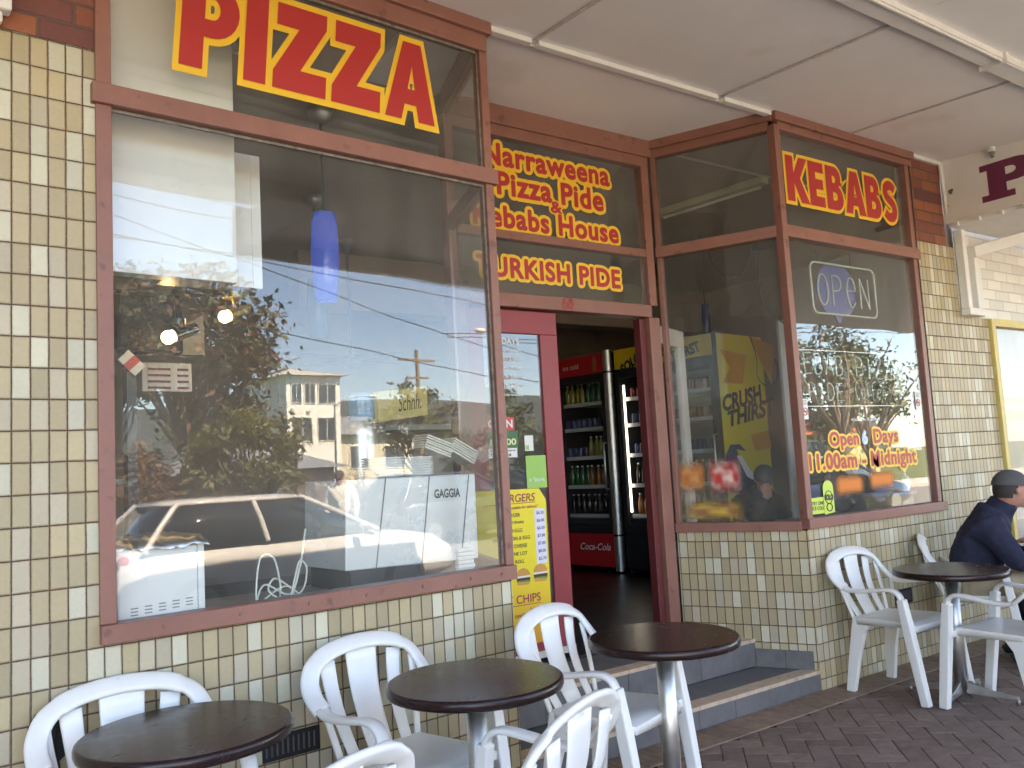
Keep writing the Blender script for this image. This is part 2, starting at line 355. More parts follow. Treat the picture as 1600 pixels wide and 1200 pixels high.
# =================================================================== GROUND
def sheet(name, x0, x1, y0, y1, z, m, th=.3, nx=1, ny=1):
    mb = MB(); mb.box(x0, x1, y0, y1, z-th, z); o = mb.build(name, m); o["kind"] = "structure"; return o
asphalt = mat("asphalt", (.17, .165, .16), .85, var=.2, vs=3, bump=.4, bs=90)
concrete = mat("concrete_kerb", (.42, .40, .37), .8, var=.12, vs=5)
grass_m = mat("lawn", (.10, .12, .035), .9, var=.35, vs=1.5)
grout_m = mat("paver_joint_sand", (.045, .032, .028), .95, var=.2, vs=20)
def island_mat(name, c1, c2, rough=.8):
    m = bpy.data.materials.new(name); m.use_nodes = True; t = m.node_tree; p = t.nodes["Principled BSDF"]
    g = t.nodes.new("ShaderNodeNewGeometry"); r = t.nodes.new("ShaderNodeValToRGB"); lk(t, g.outputs["Random Per Island"], r.inputs[0])
    r.color_ramp.elements[0].color = (*c1, 1); r.color_ramp.elements[1].color = (*c2, 1)
    tc = t.nodes.new("ShaderNodeTexCoord"); n = t.nodes.new("ShaderNodeTexNoise"); n.inputs["Scale"].default_value = 14; n.inputs["Detail"].default_value = 8; n.inputs["Roughness"].default_value = .7; lk(t, tc.outputs["Object"], n.inputs[0])
    mr = t.nodes.new("ShaderNodeMapRange"); mr.inputs[1].default_value = .3; mr.inputs[2].default_value = .7; mr.inputs[3].default_value = .72; mr.inputs[4].default_value = 1.28; lk(t, n.outputs[0], mr.inputs[0])
    v = t.nodes.new("ShaderNodeVectorMath"); v.operation = 'SCALE'; lk(t, r.outputs[0], v.inputs[0]); lk(t, mr.outputs[0], v.inputs["Scale"]); lk(t, v.outputs[0], p.inputs["Base Color"])
    p.inputs["Roughness"].default_value = rough
    n2 = t.nodes.new("ShaderNodeTexNoise"); n2.inputs["Scale"].default_value = 120; n2.inputs["Detail"].default_value = 4; lk(t, tc.outputs["Object"], n2.inputs[0])
    b = t.nodes.new("ShaderNodeBump"); b.inputs["Strength"].default_value = .35; b.inputs["Distance"].default_value = .004; lk(t, n2.outputs[0], b.inputs["Height"]); lk(t, b.outputs[0], p.inputs["Normal"])
    return m
paver_m = island_mat("red_brown_pavers", (.165, .108, .084), (.235, .16, .125), .7)
border_m = island_mat("light_brown_pavers", (.22, .145, .098), (.29, .19, .13))
sheet("ground", -600, 600, -600, 400, -.30, grass_m, .5)
sheet("pavement", -40, 60, -4.4, .02, -.010, grout_m, .28)
sheet("kerb", -40, 60, -4.55, -4.404, -.004, concrete, .28)
sheet("road", -200, 200, -15, -4.56, -.14, asphalt, .3)
sheet("far_pavement", -200, 200, -18, -15.01, -.02, concrete, .4)

def paver(mb, corners, z=0, gap=.0022, ch=.004):
    c = Vector((sum(p[0] for p in corners)/4, sum(p[1] for p in corners)/4))
    def ins(k):
        out = []
        for p in corners:
            d = Vector(p)-c; out.append(c + Vector((d.x - math.copysign(k, d.x) if 0 else d.x, d.y)) * (1 - k/ max(.01, d.length)*1.4))
        return out
    a = ins(gap); b = ins(gap+ch); dz = random.uniform(-.0012, .0012)
    vs = [Vector((p.x, p.y, z-.008)) for p in a] + [Vector((p.x, p.y, z-.002+dz)) for p in a] + [Vector((p.x, p.y, z+dz)) for p in b]
    mb.mesh(vs, [(0,1,5,4),(1,2,6,5),(2,3,7,6),(3,0,4,7),(4,5,9,8),(5,6,10,9),(6,7,11,10),(7,4,8,11),(8,9,10,11)])
mb = MB(); W = .108; ca, sa = math.cos(R_(45)), math.sin(R_(45))
for i in range(-70, 70):
    for j in range(-30, 30):
        for (ox, oy, wx, wy) in ((0,0,2,1),(3,0,1,2)):
            x = i + 4*j + ox; y = i + oy
            cc = [(x,y),(x+wx,y),(x+wx,y+wy),(x,y+wy)]
            cc = [((px*ca-py*sa)*W - 1, (px*sa+py*ca)*W - 1.4) for px, py in cc]
            mx = sum(p[0] for p in cc)/4; my = sum(p[1] for p in cc)/4
            if -6 < mx < 5 and -3.4 < my < -.15 and max(p[1] for p in cc) < -.07: paver(mb, cc, -.004)
o = mb.build("herringbone_paving", paver_m); o["kind"] = "structure"
mb = MB(); x = -6.0
while x < 5:
    paver(mb, [(x,-.232),(x+.112,-.232),(x+.112,-.002),(x,-.002)], .0035); x += .113
mb2 = MB(); o = mb.build("paving_border", border_m); o["kind"] = "structure"

# =================================================================== SHOP BUILDING
shop = thing("shop_building", (-2.3, 0, 0), "corner kebab and pizza shop with cream tiled walls and brown framed display windows", "shop")
def tile_quad(mb, fit, u0, u1, z0, z1, up=0, zp=0, hole=None):
    mb.face([fit(u0,z0,0), fit(u1,z0,0), fit(u1,z1,0), fit(u0,z1,0)], [(u0-up,z0-zp),(u1-up,z0-zp),(u1-up,z1-zp),(u0-up,z1-zp)])
# left tiled walls (phases measured on the photo)
ZL = .849; UL = -1.873 + .0025
mb = MB(); tile_quad(mb, FL, -1.83, 0, -.05, .968, UL, ZL); tile_quad(mb, FL, -3.4, -1.83, -.05, 3.11, UL, ZL)
mb.build("tiled_wall", tile, shop)
ZR = .280
mb = MB(); tile_quad(mb, FR, 0, 1.66, -.05, 1.0, .0, ZR); tile_quad(mb, FR, 1.66, 2.20, -.05, 3.06, 0, ZR); tile_quad(mb, FR, 2.2, 2.64, -.05, 2.5, 0, ZR)
mb.build("tiled_wall", tile, shop)
mb = MB(); tile_quad(mb, FRT, 0, .868, .0, .99, .008, ZR); mb.build("tiled_wall", tile, shop)
mb = MB(); LR = Vector((-2.06, DY, 0)) - LB; LRl = Vector((LR.x, LR.y, 0)).length
FLR = lambda s, z, d: LB + Vector((LR.x, LR.y, 0)).normalized()*s + Vector((0,0,z)) + Vector((-LR.y, LR.x, 0)).normalized()*d
tile_quad(mb, FLR, 0, LRl, 0, .968, 0, ZL); mb.build("tiled_wall", tile, shop)
mb = MB(); tile_quad(mb, FL, -3.4, -1.83, 3.113, 4.2, .1, 3.11-.085*.08); mb.build("brick_wall", redbrick, shop)
mb = MB(); tile_quad(mb, FR, 1.66, 2.1, 3.063, 3.8, .05, 3.06); mb.build("brick_wall", redbrick, shop)
wall_out = mat("rendered_parapet", (.5, .45, .38), .8, var=.1)
mb = MB(); mb.box(-12, 2.64, .0, .25, 3.82, 4.4); mb.box(-12, -5.75, -.24, .2, -.1, 3.8); mb.build("parapet", wall_out, shop)

def bars(name, fit, rects, d0=-.012, d1=.055, m=frame_m, parent=shop, bevel=.004, label=None):
    mb = MB()
    for k, (u0, u1, z0, z1, *dd) in enumerate(rects):
        a, b = dd if dd else (d0 - .0011*k, d1 + .0011*k)
        q = [fit(u,z,d) for d in (a,b) for (u,z) in ((u0,z0),(u1,z0),(u1,z1),(u0,z1))]
        fs = [(0,1,2,3),(7,6,5,4),(0,4,5,1),(1,5,6,2),(2,6,7,3),(3,7,4,0)]
        if (q[1]-q[0]).cross(q[3]-q[0]).dot(q[4]-q[0]) > 0: fs = [tuple(reversed(f)) for f in fs]
        mb.mesh(q, fs)
    return mb.build(name, m, parent, label, bevel=bevel)
def pane(fit, u0, u1, z0, z1, parent, d=.014, t=.006, m=glass, label=None):
    q = [fit(u,z,dd) for dd in (d,d+t) for (u,z) in ((u0,z0),(u1,z0),(u1,z1),(u0,z1))]
    fs = [(0,1,2,3),(7,6,5,4),(0,4,5,1),(1,5,6,2),(2,6,7,3),(3,7,4,0)]
    if (q[1]-q[0]).cross(q[3]-q[0]).dot(q[4]-q[0]) > 0: fs = [tuple(reversed(f)) for f in fs]
    mb = MB(); mb.mesh(q, fs); return mb.build("glass_pane", m, parent, label)
# left display window
wl = bars("display_window", FL, [(-1.83,0.012,.966,1.032,-.035,.06), (-1.83,-1.775,1.032,3.64), (-.036,.012,1.032,3.60,-.014,.05), (-1.845,.03,2.905,2.982,-.034,.05), (-1.83,.012,3.60,3.70,-.02,.05), (-1.84,.03,3.685,3.80,-.045,.05)], label="large left display window lettered PIZZA")
pane(FL, -1.775, -.036, 1.032, 2.905, wl); pane(FL, -1.775, -.036, 2.982, 3.60, wl)
# putty lines and screws of the left window
mb = MB(); mb.cur = 0
for (u0,u1,z0,z1) in ((-1.775,-.036,2.892,2.904),(-.047,-.037,1.04,2.89),(-.046,-.037,2.99,3.59),(-1.775,-.05,3.586,3.598)):
    mb.frame_box((0,0,0), LD, Z_, -LN, (u0,u1), (z0,z1), (.004,.0125))
for v in mb.v: v += LB
mb.build("putty", mat("old_putty", (.20,.17,.14), .8, var=.5, vs=40), wl)
mb = MB()
for s in (-1.62,-1.34,-1.06,-.80,-.52,-.26,-.08):
    p = L(s, 1.0, -.035); mb.tube([p, p + LN*.004], .009, 10); mb.tube([p+LN*.004, p+LN*.006], .004, 8)
mb.build("screw", frame_m, wl)
# doorway front: transoms above the door
wd_ = bars("door_transom_window", FD, [(-2.09,-.40,3.56,3.64,-.01,.06),(-2.1,-.38,3.63,3.76,-.03,.06),(-2.09,-.46,2.905,2.960,-.006,.06),(-.475,-.405,2.56,3.56,-.012,.062),(-2.09,-2.03,2.56,3.56,-.012,.062)], label="window above the door lettered with the shop name")
pane(FD, -2.03, -.475, 2.96, 3.56, wd_); pane(FD, -2.03, -.475, 2.56, 2.905, wd_)
df = bars("door_frame", FD, [(-2.09,-.47,2.475,2.56,-.02,.08),(-.50,-.40,.30,2.475,-.016,.07),(-2.09,-2.0,.30,2.475,-.016,.07)])
# right display window
wr = bars("display_window", FR, [(-.02,1.66,1.0,1.065,-.035,.06),(1.565,1.62,1.065,3.66),(-.028,.028,1.065,3.66,-.03,.03),(-.022,1.64,2.905,2.985,-.032,.05),(.028,1.66,3.64,3.70,-.02,.05),(-.02,1.665,3.69,3.80,-.045,.05)], label="right display window lettered KEBABS")
pane(FR, .028, 1.565, 1.065, 2.905, wr); pane(FR, .028, 1.565, 2.985, 3.64, wr)
# return window
wt = bars("side_display_window", FRT, [(.03,.868,.99,1.052,-.03,.05),(.03,.868,2.905,2.982,-.028,.05),(.03,.868,3.63,3.70,-.015,.05),(.0,.87,3.69,3.80,-.04,.05),(.835,.868,1.05,3.64,-.01,.05)], label="angled side display window beside the doorway")
pane(FRT, .03, .835, 1.052, 2.905, wt); pane(FRT, .03, .835, 2.982, 3.63, wt)
# left return window
wq = bars("side_display_window", FLR, [(.04,LRl-.03,.968,1.03,-.03,.03),(.04,LRl-.03,2.905,2.982,-.02,.04),(.04,LRl-.03,3.62,3.80,-.02,.04)])
pane(FLR, .04, LRl-.03, 1.03, 2.905, wq); pane(FLR, .04, LRl-.03, 2.982, 3.62, wq)

# ---- painted lettering on the glass
def big_word(wd, fit, box, parent, sp, shear, yo, label, warp=None):
    a = word(wd, sp, shear, 0); b = word(wd, sp, shear, yo)
    al = [v for g in b for v in g[0]]; src = bbox(al)
    f2 = fit if not warp else (lambda u, z, d: fit(u, warp(u, z), d))
    my = MB(); mr = MB()
    for k, g in enumerate(b): place2d(my, g, f2, box, .0125 - .0003*k, src=src)
    for k, g in enumerate(a): place2d(mr, g, f2, box, .0095 - .0003*k, src=src)
    o = my.build("lettering_outline", sign_yel, parent); o["label"] = "yellow outline of the word " + wd
    o = mr.build("lettering", sign_red, parent); o["label"] = label
big_word("PIZZA", FL, (-1.548,-.285,3.118,3.565), wl, .05, .10, .075, "red painted word PIZZA")
big_word("KEBABS", FR, (.095,1.47,3.145,3.515), wr, .035, 0, .075, "red painted word KEBABS")
def fatten(t, rad, n, box, src, fit, d, mb, st=.00006):
    for k in range(n+1):
        a_ = 2*math.pi*k/n; dx, dy = (rad*math.cos(a_), rad*math.sin(a_)) if k < n else (0, 0)
        place2d(mb, ([(x+dx, y+dy) for x, y in t[0]], t[1]), fit, box, d - st*k, src=src)
def out_text(s, fit, box, parent, off=.012, yo=.145, keep=False, shear=0):
    t = text2d(s, .012, shear, 1.09); a = bbox(t[0])
    my = MB(); fatten(t, yo, 12, box, a, fit, .0122, my)
    mr = MB(); fatten(t, .026, 8, box, a, fit, .0098, mr)
    my.build("lettering_outline", sign_yel, parent); o = mr.build("lettering", sign_red, parent); o["label"] = "red lettering " + s
out_text("Narraweena", FD, (-1.80,-.765,3.375,3.515), wd_)
out_text("Pizza Pide", FD, (-1.705,-.835,3.19,3.335), wd_)
out_text("&", FD, (-1.29,-1.20,3.125,3.20), wd_, yo=.12)
out_text("Kebabs House", FD, (-1.895,-.715,2.98,3.115), wd_)
out_text("TURKISH PIDE", FD, (-1.89,-.725,2.665,2.79), wd_)
write("60", FD, (-1.268,-1.182,2.486,2.562), -.026, "street_number", mat("red_wire", (.50,.02,.02), .5), df, off=-.012)

# ---- door leaf (left, closed) and the right leaf standing open
dl = bars("door", FD, [(-2.0,-1.288,2.32,2.465,.03,.072),(-1.425,-1.288,.345,2.32,.031,.071),(-2.0,-1.86,.345,2.32,.031,.071),(-1.86,-1.425,.345,.62,.030,.072)], m=red_m, label="closed red left door leaf with glass")
pane(FD, -1.86, -1.425, .62, 2.32, dl, d=.045)
mb = MB(); mb.box(-1.98,-1.29,DY+.022,DY+.029,.345,.385); mb.build("kick_plate", steel, dl)
mb = MB(); mb.box(-1.80,-1.70,DY+.022,DY+.029,.42,.50); mb.build("letter_flap", black_m, dl)
wt_v = mat("white_vinyl", (.75,.77,.77), .5); 
for s, z0, z1 in (("OPEN 6 DAYS",2.25,2.29),("Closed on Tuesday's",2.195,2.222),("Sun, Mon & Wed:",2.14,2.165),("11.00am to Midnight",2.09,2.113),("Thu 11.00am to 2.00am",2.04,2.063),("Fri & Sat 11.00am to 3.00am",1.985,2.008),("Available for functions",1.93,1.948)):
    write(s, FD, (-1.575 if s != "OPEN 6 DAYS" else -1.585, None, z0, z1), .0425, "lettering", wt_v, dl, off=.02, keep='r')
def card(fit, u0,u1,z0,z1,d,name,m,parent,label=None,t=.0012):
    q = [fit(u,z,dd) for dd in (d,d+t) for (u,z) in ((u0,z0),(u1,z0),(u1,z1),(u0,z1))]
    fs = [(0,1,2,3),(7,6,5,4),(0,4,5,1),(1,5,6,2),(2,6,7,3),(3,7,4,0)]
    if (q[1]-q[0]).cross(q[3]-q[0]).dot(q[4]-q[0]) > 0: fs = [tuple(reversed(f)) for f in fs]
    mb = MB(); mb.mesh(q, fs); return mb.build(name, m, parent, label)
vr = mat("bright_red_card", (.62,.07,.06), .5); vg = mat("dark_green_card", (.05,.16,.07), .5); vlg = mat("light_green_card", (.30,.55,.12), .5)
card(FD,-1.86,-1.655,1.72,1.80,.040,"sticker",vr,dl,"red OPEN sticker on the door glass"); write("OPEN",FD,(-1.85,-1.67,1.735,1.785),.038,"sticker_text",paper_m,dl,off=.03)
card(FD,-1.86,-1.635,1.615,1.718,.040,"sticker",vg,dl,"dark green $7500 sticker on the door glass"); write("$7500",FD,(-1.84,-1.65,1.625,1.67),.038,"sticker_text",mat("pale_yellow_print",(.75,.78,.4),.5),dl,off=.02); write("Win",FD,(-1.80,None,1.68,1.705),.038,"sticker_text",paper_m,dl,keep=True)
card(FD,-1.86,-1.645,1.555,1.612,.040,"sticker",paper_m,dl,"white sticker below the green one")
write("Manufacture",FD,(-1.84,-1.66,1.592,1.605),.038,"sticker_text",black_m,dl,off=.01); write("Bavaria",FD,(-1.84,-1.69,1.565,1.585),.038,"sticker_text",black_m,dl,off=.02)
card(FD,-1.585,-1.52,1.59,1.685,.040,"sticker",paper_m,dl,"small white notice at the right of the door glass"); card(FD,-1.58,-1.555,1.595,1.625,.038,"sticker_print",vlg,dl)
card(FD,-1.585,-1.43,1.36,1.56,.040,"sticker",vlg,dl,"light green card at the right of the door glass"); write("in Store",FD,(-1.57,-1.45,1.40,1.425),.038,"sticker_text",paper_m,dl,off=.01)

# right leaf: hinged at the jamb, swung inwards
leaf = thing("open_door_leaf", (-.50, DY+.09, .32), "right door leaf swung inwards, red edge outside and white painted inner face with glass", "door")
e0 = Vector((-.50, DY+.09, 0)); e1 = Vector((.22, DY+.40, 0)); ed = (e1-e0).normalized(); en = Vector((-ed.y, ed.x, 0)); LW = (e1-e0).length
FO = lambda u, z, d: e0 + ed*u + en*d + Vector((0,0,z))
cream_d = mat("cream_door_paint", (.62,.56,.50), .5, var=.08)
bars("leaf_frame", FO, [(0,.11,.345,2.465,-.04,0),(LW-.12,LW,.345,2.465,-.04,0),(.11,LW-.12,2.33,2.465,-.041,.001),(.11,LW-.12,.345,.9,-.041,.001)], m=cream_d, parent=leaf)
bars("edge_strip", FD, [(-.558,-.503,.345,2.468,.022,.088)], m=mat('dark_red_paint', (.13,.022,.022), .5, var=.2, vs=8), parent=leaf)  # darker red than the door leaf
pane(FO, .11, LW-.12, .9, 2.33, leaf, d=-.02)
mb = MB(); mb.tube([FO(LW-.06,1.25,-.04),FO(LW-.06,1.25,-.09),FO(LW-.06,1.45,-.09),FO(LW-.06,1.45,-.04)], .01, 8); mb.build("handle", steel, leaf)

# ---- interior shell
FZ = .31
mb = MB(); mb.box(-6, 4.6, .82, 7.2, FZ-.1, FZ); mb.build("interior_floor", infloor_m, shop)
mb = MB(); mb.box(-6, 4.6, .95, 7.2, 3.78, 3.84)
mb.prism([(-6,-.28),(-2.317,-.02),(-2.317,.02),(-2.05,.80),(-.38,.80),(.0,.03),(4.6,.03),(4.6,.951),(-6,.951)], (0,0,0), X_, Y_, Z_, 3.80, 3.84); mb.build("interior_ceiling", inceil_m, shop)
mb = MB(); mb.box(-6.02,-5.9,-.0,7.2,0,3.8); mb.box(4.5,4.6,.1,7.2,0,3.8); mb.box(-5.9,4.5,7.0,7.1,0,3.8); mb.box(2.75,4.5,.05,.15,0,3.8)
mb.box(-5.9,-4.4,.0,.12,0,3.8); mb.box(1.7,2.75,.05,.15,0,3.8)
mb.build("interior_wall", inwall_m, shop)
# inner window ledges
ledge_m = mat("steel_ledge", (.45,.45,.44), .35, .6, var=.12, vs=6)
mb = MB(); mb.prism([(-1.80,.06),(-.02,.06),(.0,.72),(-1.80,.72)], LB, LD, -LN, Z_, .94, .975); mb.build("window_ledge", ledge_m, shop)
mb = MB(); mb.prism([(-1.80,.02),(-.02,.02),(.0,.06),(-1.80,.06)], LB, LD, -LN, Z_, .3, .93); mb.build("interior_wall", inwall_m, shop)
mb = MB(); mb.prism([(.02,.06),(1.64,.06),(1.64,.75),(-.30,.75)], (0,0,0), X_, Y_, Z_, .95, .985); mb.build("window_ledge", mat("dark_ledge", (.10,.09,.085), .4, var=.3, vs=8), shop)
# suspended bulkhead beam seen through the door
mb = MB(); mb.box(-1.5, 4.4, 4.6, 4.9, 3.2, 3.79); mb.build("bulkhead", inwall_m, shop)

# =================================================================== STEPS
st = thing("entrance_steps", (-1.1, .3, 0), "two grey slate entrance steps with chipped tan nosing tiles", "steps")
def riser(mb, x0, x1, y, z0, z1, w=.302):
    x = x0; 
    while x < x1-.01:
        b = min(x+w-.003, x1); mb.box(x, b, y, y+.012, z0, z1); x += w
mb = MB(); mb.box(-2.317+.01, 0.0, .012, .36, -.02, .108); mb.prism([(-2.20,.37),(-.165,.37),(-.36,.84),(-2.05,.84)], (0,0,0), X_, Y_, Z_, 0, .286); mb.box(-2.04,-.37,.80,.95,.0,.300); mb.build("concrete_core", grout_m, st)
mb = MB(); riser(mb, -2.31, .002, 0.0, -.02, .103); mb.build("riser_tiles", slate, st, bevel=.001)
mb = MB(); riser(mb, -2.19, -.158, .358, .125, .275); mb.build("riser_tiles", slate, st, bevel=.001)
mb = MB(); x = -2.30
while x < 0.0:
    b = min(x+.299, -.002); 
    mb.prism([(x,.114),(b,.114),(min(b,-.028-.12*0)-(.13 if b > -.1 else 0),.357),(x,.357)], (0,0,0), X_, Y_, Z_, .108, .1215); x += .302
x = -2.14
while x < -.25:
    b = min(x+.299, -.19); c = b if b < -.4 else -.375
    mb.prism([(x,.47),(b,.47),(c,.82),(x,.82)], (0,0,0), X_, Y_, Z_, .284, .2955); x += .302
mb.build("tread_tiles", slate, st, bevel=.001)
def nos(mb, x0, x1, y, z, cut):
    x = x0; dz = 0
    while x < x1-.01:
        b = min(x+.150, x1); dz = random.uniform(0, .0012)
        e = b + 0; mb.prism([(x+.001,y),(b-.001,y),(b-.001-(cut if b >= x1-.001 else 0),y+.108),(x+.001,y+.108)], (0,0,0), X_, Y_, Z_, z-.022, z+dz); x += .152
mb = MB(); nos(mb, -2.31, -.003, -.004, .125, .024); mb.build("nosing_tiles", nosing, st, bevel=.0015); mb = MB(); nos(mb, -2.19, -.163, .354, .297, .024); mb.build("nosing_tiles", nosing, st, bevel=.0015)
mb = MB(); fr_ = lambda s0, s1, z0, z1: mb.prism([(s0,z0),(s1,z0),(s1,z1),(s0,z1)], (0,0,0), RD, Z_, RN, .0, .010)
fr_(.03,.20,.124,.238); fr_(.203,.39,.124,.238); mb.build("skirting_tile", slate, st)

# =================================================================== AWNING
aw = thing("street_awning", (-1, -1.8, 3.6), "pale painted sheet ceiling of the street awning with battens and beam", "awning")
cz = lambda y: 3.752 + .057*min(0, y)
mb = MB()
def csheet(x0, x1, y0, y1, th=.05):
    mb.mesh([(x0,y0,cz(y0)),(x1,y0,cz(y0)),(x1,y1,cz(y1)),(x0,y1,cz(y1)),(x0,y0,cz(y0)+th),(x1,y0,cz(y0)+th),(x1,y1,cz(y1)+th),(x0,y1,cz(y1)+th)],
            [(0,3,2,1),(4,5,6,7),(0,1,5,4),(1,2,6,5),(2,3,7,6),(3,0,4,7)])
xs = [-8,-4.65,-3.32,-1.985,-.52,.828,2.10]
for i in range(len(xs)-1):
    csheet(xs[i]+.002, xs[i+1]-.002, -1.25, -.001)
    if xs[i+1] > -1.9: csheet(xs[i]+.002 if xs[i] > -1.98 else -1.98, xs[i+1]-.002, -3.55, -1.254)
    else: csheet(xs[i]+.002, xs[i+1]-.002, -2.3, -1.254)
csheet(-2.6, .05, .001, .85)
mb.build("ceiling_sheet", ceil_m, aw)
for x in xs[1:-1]:   # cover strips / joints
    mb = MB(); mb.mesh([(x-.012,-1.2,cz(-1.2)-.004),(x+.012,-1.2,cz(-1.2)-.004),(x+.012,-.02,cz(-.02)-.004),(x-.012,-.02,cz(-.02)-.004)], [(0,1,2,3)])
    jo = mb.build("joint_strip", mat("joint_cover_strip", (.62,.57,.53), .8, var=.25, vs=30), aw)
    md = jo.modifiers.new("s", 'SOLIDIFY'); md.thickness = .003
for q_ in ((-2.30,-2.01,-.024,.022,3.722,3.750),(-1.96,-.55,-.024,.022,3.722,3.750),(-.49,-.03,-.024,.022,3.722,3.750),(-2.31,-.03,.023,.040,3.734,3.751),(1.67,2.09,-.03,.0,3.72,3.75)):
    mb = MB(); mb.box(*q_); mb.build("batten", batten_m, aw, bevel=.003)
mb = MB(); zb = cz(-1.25)
mb.box(-8,.37,-1.31,-1.19,zb-.035,zb+.02); mb.box(.372,2.1,-1.315,-1.185,zb-.045,zb+.02); mb.box(.36,.385,-1.33,-1.17,zb-.06,zb)
mb.box(-8,2.1,-1.305,-1.29,zb-.05,zb-.036)
mb.build("beam", batten_m, aw, bevel=.003)
fas = mat("awning_fascia_paint", (.45,.40,.36), .6, var=.1)
mb = MB(); mb.box(-1.98,2.1,-3.62,-3.555,3.40,3.80); mb.box(-8,-1.99,-2.36,-2.305,3.50,3.72); mb.box(-1.99,-1.93,-3.55,-2.3,3.42,3.70)
mb.build("fascia", fas, aw)
mb = MB(); mb.box(-8,2.1,-3.6,0,3.85,3.88); mb.build("roof_sheet", mat("galvanised_sheet", (.5,.5,.5), .5, .5), aw)
bk = mat("white_bracket_paint", (.74,.72,.68), .5, var=.08)
# white bracket at top left
br_ = thing("awning_bracket", L(-2.23,3.2,-.05), "white painted bracket at the top left corner by the red bricks", "bracket")
mb = MB(); mb.frame_box(LB, LD, Z_, LN, (-2.42,-2.105), (3.15,4.1), (.01,.07)); mb.frame_box(LB, LD, Z_, LN, (-2.42,-2.13), (3.11,3.15), (.01,.05)); mb.build("bracket_plate", bk, br_, bevel=.008)
mb = MB(); p = L(-2.118,3.20,-.075); mb.tube([p, p+LN*.01], .01, 8); mb.build("bolt", steel, br_)

# =================================================================== NEIGHBOUR
nb = thing("neighbouring_shop", (4, 0, 0), "neighbouring shop with white painted bricks and yellow framed window", "shop")
mb = MB(); tile_quad(mb, lambda u,z,d: Vector((u, -.002, z)), 2.2, 9, 2.5, 3.35, 0, 2.5); mb.build("brick_wall", whitebrick, nb)
yel_f = mat("yellow_frame_paint", (.62,.48,.16), .5, var=.1)
mb = MB(); mb.box(2.645,2.70,-.03,.06,.3,2.5); mb.box(2.7,9,-.03,.06,2.44,2.5); mb.box(2.7,9,-.03,.06,.3,.36); mb.build("window_frame", yel_f, nb, bevel=.004)
pane(FR, 2.70, 9, .36, 2.44, nb, d=.01, m=glass_mat("neighbour_glass", .4, .05))
card(FR, 2.72, 9, 1.80, 1.85, .03, "window_stripe", mat("red_stripe", (.62,.12,.07), .5), nb); card(FR, 2.72, 9, 1.66, 1.75, .03, "window_stripe", mat("green_stripe", (.06,.30,.10), .5), nb)
mb = MB(); mb.box(2.645,9,-.02,.3,-.1,.298); mb.box(2.72,9,.5,.6,.3,3.2); mb.build("inner_wall", mat("pale_shop_interior", (.26,.34,.33), .8), nb)
mb = MB(); mb.box(2.65,30,.02,.3,3.36,4.4); mb.box(9,30,-.02,.3,-.1,3.36); mb.build("upper_wall", wall_out, nb)
naw = thing("neighbour_awning", (4, -1.8, 3.2), "lower white awning of the neighbouring shop with a P sign on its end panel", "awning")
mb = MB(); mb.box(2.106,9,-3.6,-.03,3.21,3.24); mb.build("ceiling_sheet", batten_m, naw)
FP = lambda u, z, d: Vector((2.103 + d, -u, z))
end_m = mat("cream_sign_board", (.76,.74,.70), .6, var=.05, vs=3)
card(FP, .001, 3.6, 3.26, 3.80, 0, "end_panel", end_m, naw, t=.02)
mb = MB(); mb.box(2.085,2.125,-3.6,-.02,3.235,3.262); mb.build("edge_strip", bk, naw)
mb = MB()
y = -.09
while y > -3.4: mb.box(2.08,2.12,y-.025,y,3.20,3.234); y -= .17
mb.build("bracket_clip", bk, naw)
# maroon slab P
Pp = [[(0,0),(0,.17),(.13,.17),(.13,.83),(0,.83),(0,1)] + [(.62,1)] + arc(.64,.70,.36,.30,88,-88,10) + [(.46,.40),(.46,.17),(.60,.17),(.60,0)], [(.46,.80),(.54,.80)] + arc(.55,.70,.10,.10,80,-80,6) + [(.46,.60)]]
mb = MB(); place2d(mb, curve_polys(Pp), FP, (.312,.72,3.325,3.615), -.002); mb.build("lettering", mat("maroon_paint", (.16,.025,.07), .5), naw, "maroon slab serif letter P")
mb = MB(); 
tail = [[(0,0),(0,1),(.25,1),(.25,0)], [(.35,0),(.35,1),(.6,1),(.6,0)]]
fl = thing("flood_light", (2.06,-.43,3.66), "small white spotlight under the ceiling above the letter P", "light fitting")
mb = MB(); mb.cyl((2.07,-.43,3.735),(2.07,-.43,3.69),.03,.03,14); mb.build("fitting_base", bk, fl); mb = MB(); mb.cyl((2.07,-.43,3.69),(2.05,-.44,3.645),.022,.012,12); mb.build("spout", steel_dark, fl)
pp = thing("conduit_pipe", (2.1,-.02,3.3), "white conduit with black fittings in the corner beside the sign board", "pipe")
mb = MB(); mb.cyl((2.085,-.022,3.74),(2.115,-.022,3.30),.016,n=12); mb.build("pipe", bk, pp)
mb = MB(); mb.cyl((2.13,-.06,3.50),(2.10,-.09,3.485),.022,n=12); mb.cyl((2.15,-.06,3.33),(2.12,-.09,3.32),.02,n=12); mb.tube(smooth_path([(2.11,-.04,3.55),(2.13,-.055,3.45),(2.11,-.05,3.38),(2.13,-.04,3.25)]), .008, 8); mb.build("fitting", black_m, pp)
dp = thing("downpipe", (2.3,-.05,2.8), "square white downpipe on the white bricks right of the tiled wall", "downpipe")
mb = MB(); mb.box(2.21,2.27,-.075,-.01,2.56,3.20); mb.box(2.20,2.45,-.085,-.01,2.50,2.56); mb.box(2.36,2.45,-.08,-.01,2.56,2.98); mb.build("pipe", bk, dp, bevel=.006)
mb = MB(); mb.frame_box((2.38,-.05,2.98), Vector((.75,-.62,.22)).normalized(), Vector((-.2,.0,1)).normalized(), Vector((0,1,0)), (0,1.6), (0,.09), (-.04,.03)); mb.build("arm", bk, dp, bevel=.005)

